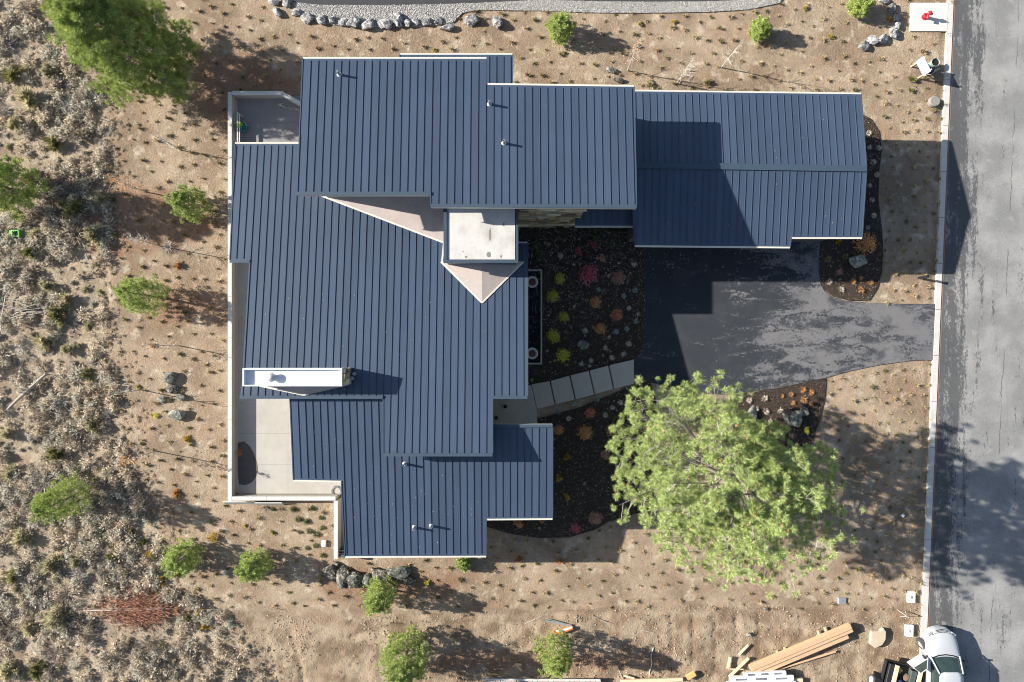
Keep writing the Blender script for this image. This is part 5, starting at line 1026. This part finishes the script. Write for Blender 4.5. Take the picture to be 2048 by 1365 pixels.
for s_ in (-1, 1):
    mb = MB(); mb.tube([(s_*.89,-1.42,1.12),(s_*.70,-2.2,1.735)], .045, 6); mb.build('windscreen_pillar', M_PAINT, truck); mb = MB(); mb.tube([(s_*.905,-3.4,1.14),(s_*.715,-3.26,1.74)], .07, 6); mb.build('rear_pillar', M_PAINT, truck)
    mb = MB(); mb.box((s_*.70,-.20,.80),(.36,.16,.14),rz=-s_*.62); mb.build('headlight', M_STEEL, truck, bevel=.03)
    mb = MB(); mb.tube([(s_*.1+.05,-1.47,1.165),(s_*.1+.52,-1.62,1.25)], .012, 4); mb.build('wiper', M_BLACK, truck)
mb = MB()
for k in range(3): mb.loft([[(q*(.55+.05*k), .07-.06*k-.16*q*q+e_, .77+.045*k+h_) for e_,h_ in ((0,0),(.02,0),(.02,.05),(0,.05))] for q in (-1,-.5,0,.5,1)])
mb.build('grille', M_BLACK, truck); mb = MB(); fr = [(-.97,-.62),(-.88,-.36),(-.74,-.12),(-.55,.03),(-.28,.12),(0,.15),(.28,.12),(.55,.03),(.74,-.12),(.88,-.36),(.97,-.62)]; mb.loft([[(x,y,z_) for x,y in fr] for z_ in (.34,.55)]); mb.build('bumper', M_PAINT, truck, smooth=False)
mb = MB(); mb.loft([[(q * .84, -1.53 + .20 * (1 - q * q) + e_, 1.165 + h_) for e_, h_ in ((0, 0), (.07, 0), (.07, .012), (0, .012))] for q in (-1, -.5, 0, .5, 1)]); mb.build('cowl', M_BLACK, truck)
def wheel(par, c, rz, r_=.38, rimm=M_STEEL):
    w = MB(); w.lathe([(r_*.62,-.11),(r_*.92,-.125),(r_,-.09),(r_,.09),(r_*.92,.125),(r_*.62,.11)], (0,0,0), 26, 'X', closed=True); o_ = w.build('wheel', M_RUBBER, par); o_.location = c; o_.rotation_euler = (0,0,rz)
    w = MB(); w.lathe([(r_*.12,-.05),(r_*.5,-.03),(r_*.62,-.10),(r_*.62,.10),(r_*.5,.03),(r_*.12,.05)], (0,0,0), 22, 'X'); w.build('rim', rimm, o_)
wheel(truck, (-.98,-.98,.38), math.radians(24)); wheel(truck, (.92,-.98,.38), math.radians(24)); wheel(truck, (-.90,-4.4,.38), 0); wheel(truck, (.90,-4.4,.38), 0)
dr = MB(); R = Matrix.Rotation(math.radians(-58), 3, 'Z'); hinge = Vector((-1.02,-1.52,0)); tr3 = lambda v: hinge + R @ Vector(v)
dr.box(hinge + R @ Vector((0,-.55,.82)), (.12,1.1,.72), mtx=R); door = dr.build('door', M_PAINT, truck, bevel=.03); door['label'] = 'driver door standing open'
mb = MB(); mb.box(hinge + R @ Vector((.08,-.55,.80)), (.06,.95,.55), mtx=R); mb.build('door_lining', plain('grey_lining',(.22,.22,.22),.8), door)
mb = MB(); mb.add([tr3((.0,-.10,1.18)),tr3((.0,-1.06,1.18)),tr3((.14,-1.0,1.68)),tr3((.10,-.55,1.68))], [(0,1,2,3)]); mb.build('door_window', M_SCREEN, door)
mb = MB(); mb.tube([tr3((0,-.06,1.17)),tr3((.10,-.55,1.70)),tr3((.14,-1.02,1.70)),tr3((0,-1.09,1.17))], .03, 6); mb.build('window_frame', M_PAINT, door)
mb = MB(); mb.box(tr3((-.2,-.18,1.12)), (.24,.10,.18), mtx=R); mb.build('mirror', M_BLACK, door, bevel=.03)
mb = MB(); mb.tube([(1.0,-1.65,1.1),(1.18,-1.7,1.15)], .02, 5); mb.box((1.2,-1.7,1.16),(.18,.10,.2)); mb.build('mirror', M_BLACK, truck)
for (c_, d_, m_) in (((.45,-2.5,.75),(.55,.6,.5),M_BLACK),((-.45,-2.5,.75),(.55,.6,.5),plain('seat_cloth',(.16,.15,.14),.9))): mb = MB(); mb.box(c_, d_); mb.build('seat', m_, truck, bevel=.05)
# utility trailer
c0 = P(1795,1352,.6); trl = empty('utility_trailer', (c0.x, c0.y - .9, 0), 'black utility trailer loaded with boards and rubbish beside the truck', 'trailer', rz=math.radians(-14))
mb = MB(); mb.box((0,0,.55),(2.35,3.4,.08)); mb.build('deck', plain('trailer_deck',(.09,.075,.06),.9,.3,5), trl)
for (c_, d_, nm) in (((0,1.72,.82),(2.45,.05,.05),'front_rail'),((-1.2,0,.82),(.05,3.45,.05),'side_rail'),((1.2,0,.82),(.05,3.45,.05),'side_rail'),((0,1.72,.66),(2.4,.03,.18),'front_mesh'),((-1.2,0,.68),(.03,3.4,.25),'side_panel'),((1.2,0,.68),(.03,3.4,.25),'side_panel')): mb = MB(); mb.box(c_, d_); mb.build(nm, M_BLACK, trl)
mb = MB()
for k in range(13): mb.bar((-1.15 + k*.19, 1.74, .6), (-1.15 + k*.19 + .12, 1.74, .82), .018, .018)
mb.build('lattice', M_BLACK, trl)
wheel(trl, (-1.48,.15,.36), 0, .36, M_WHITE); wheel(trl, (-1.48,-.75,.36), 0, .36, M_WHITE); wheel(trl, (1.48,.15,.36), 0, .36, M_WHITE); wheel(trl, (1.48,-.75,.36), 0, .36, M_WHITE)
mb = MB(); mb.loft([[(-1.62,.75,.4),(-1.28,.75,.4),(-1.28,.75,.44),(-1.62,.75,.44)],[(-1.62,.5,.78),(-1.28,.5,.78),(-1.28,.5,.82),(-1.62,.5,.82)],[(-1.62,-1.1,.78),(-1.28,-1.1,.78),(-1.28,-1.1,.82),(-1.62,-1.1,.82)]]); mb.build('fender', M_BLACK, trl)
def trp(v): return trl.location + Matrix.Rotation(trl.rotation_euler[2], 3, 'Z') @ Vector(v)
def onload(name, mb, mat, label, cat, bevel=0): o = mb.build(name, mat, None, bevel=bevel); o.location = trl.location; o.rotation_euler = trl.rotation_euler; return tag(o, label, cat)
for i, xx in enumerate((-.62, .86)): mb = MB(); mb.bar((xx,1.62,.98),(xx+.05,-1.6,.98),.22,.12); onload('plank', mb, M_LUMBER2, ('pale plank lying along the left of the trailer load','pale plank lying along the right of the trailer load')[i], 'board', .01)
mb = MB(); mb.box((-.9,.2,.78),(.30,2.8,.36)); onload('black_box', mb, M_BLACK, 'long black tool chest on the left of the trailer', 'chest', .02); mb = MB(); mb.box((.55,.3,.75),(.36,2.4,.3)); onload('dark_panel_stack', mb, plain('dark_panel',(.06,.08,.08),.6), 'dark panel stack on the right of the trailer', 'panel stack', .02)
for i, (c_, s_, m_, lb, ct) in enumerate((((-.15,.55,.8),(.36,.45,.30),M_NAVYP,'dark blue bag in the trailer load','bag'),((.2,.95,.72),(.24,.30,.18),M_BARK,'brown lump of bark in the trailer load','debris'),((.15,-.2,.75),(.30,.3,.22),plain('grey_rag',(.35,.40,.48),.9),'pale blue rag in the trailer load','rag'),((-.3,1.25,.70),(.3,.25,.14),M_ORG,'rust coloured brush in the trailer load','debris'))):
    o = link('load_item', boulder_mesh(300 + i, m_)); o.location = trp(c_); o.scale = s_; tag(o, lb, ct)
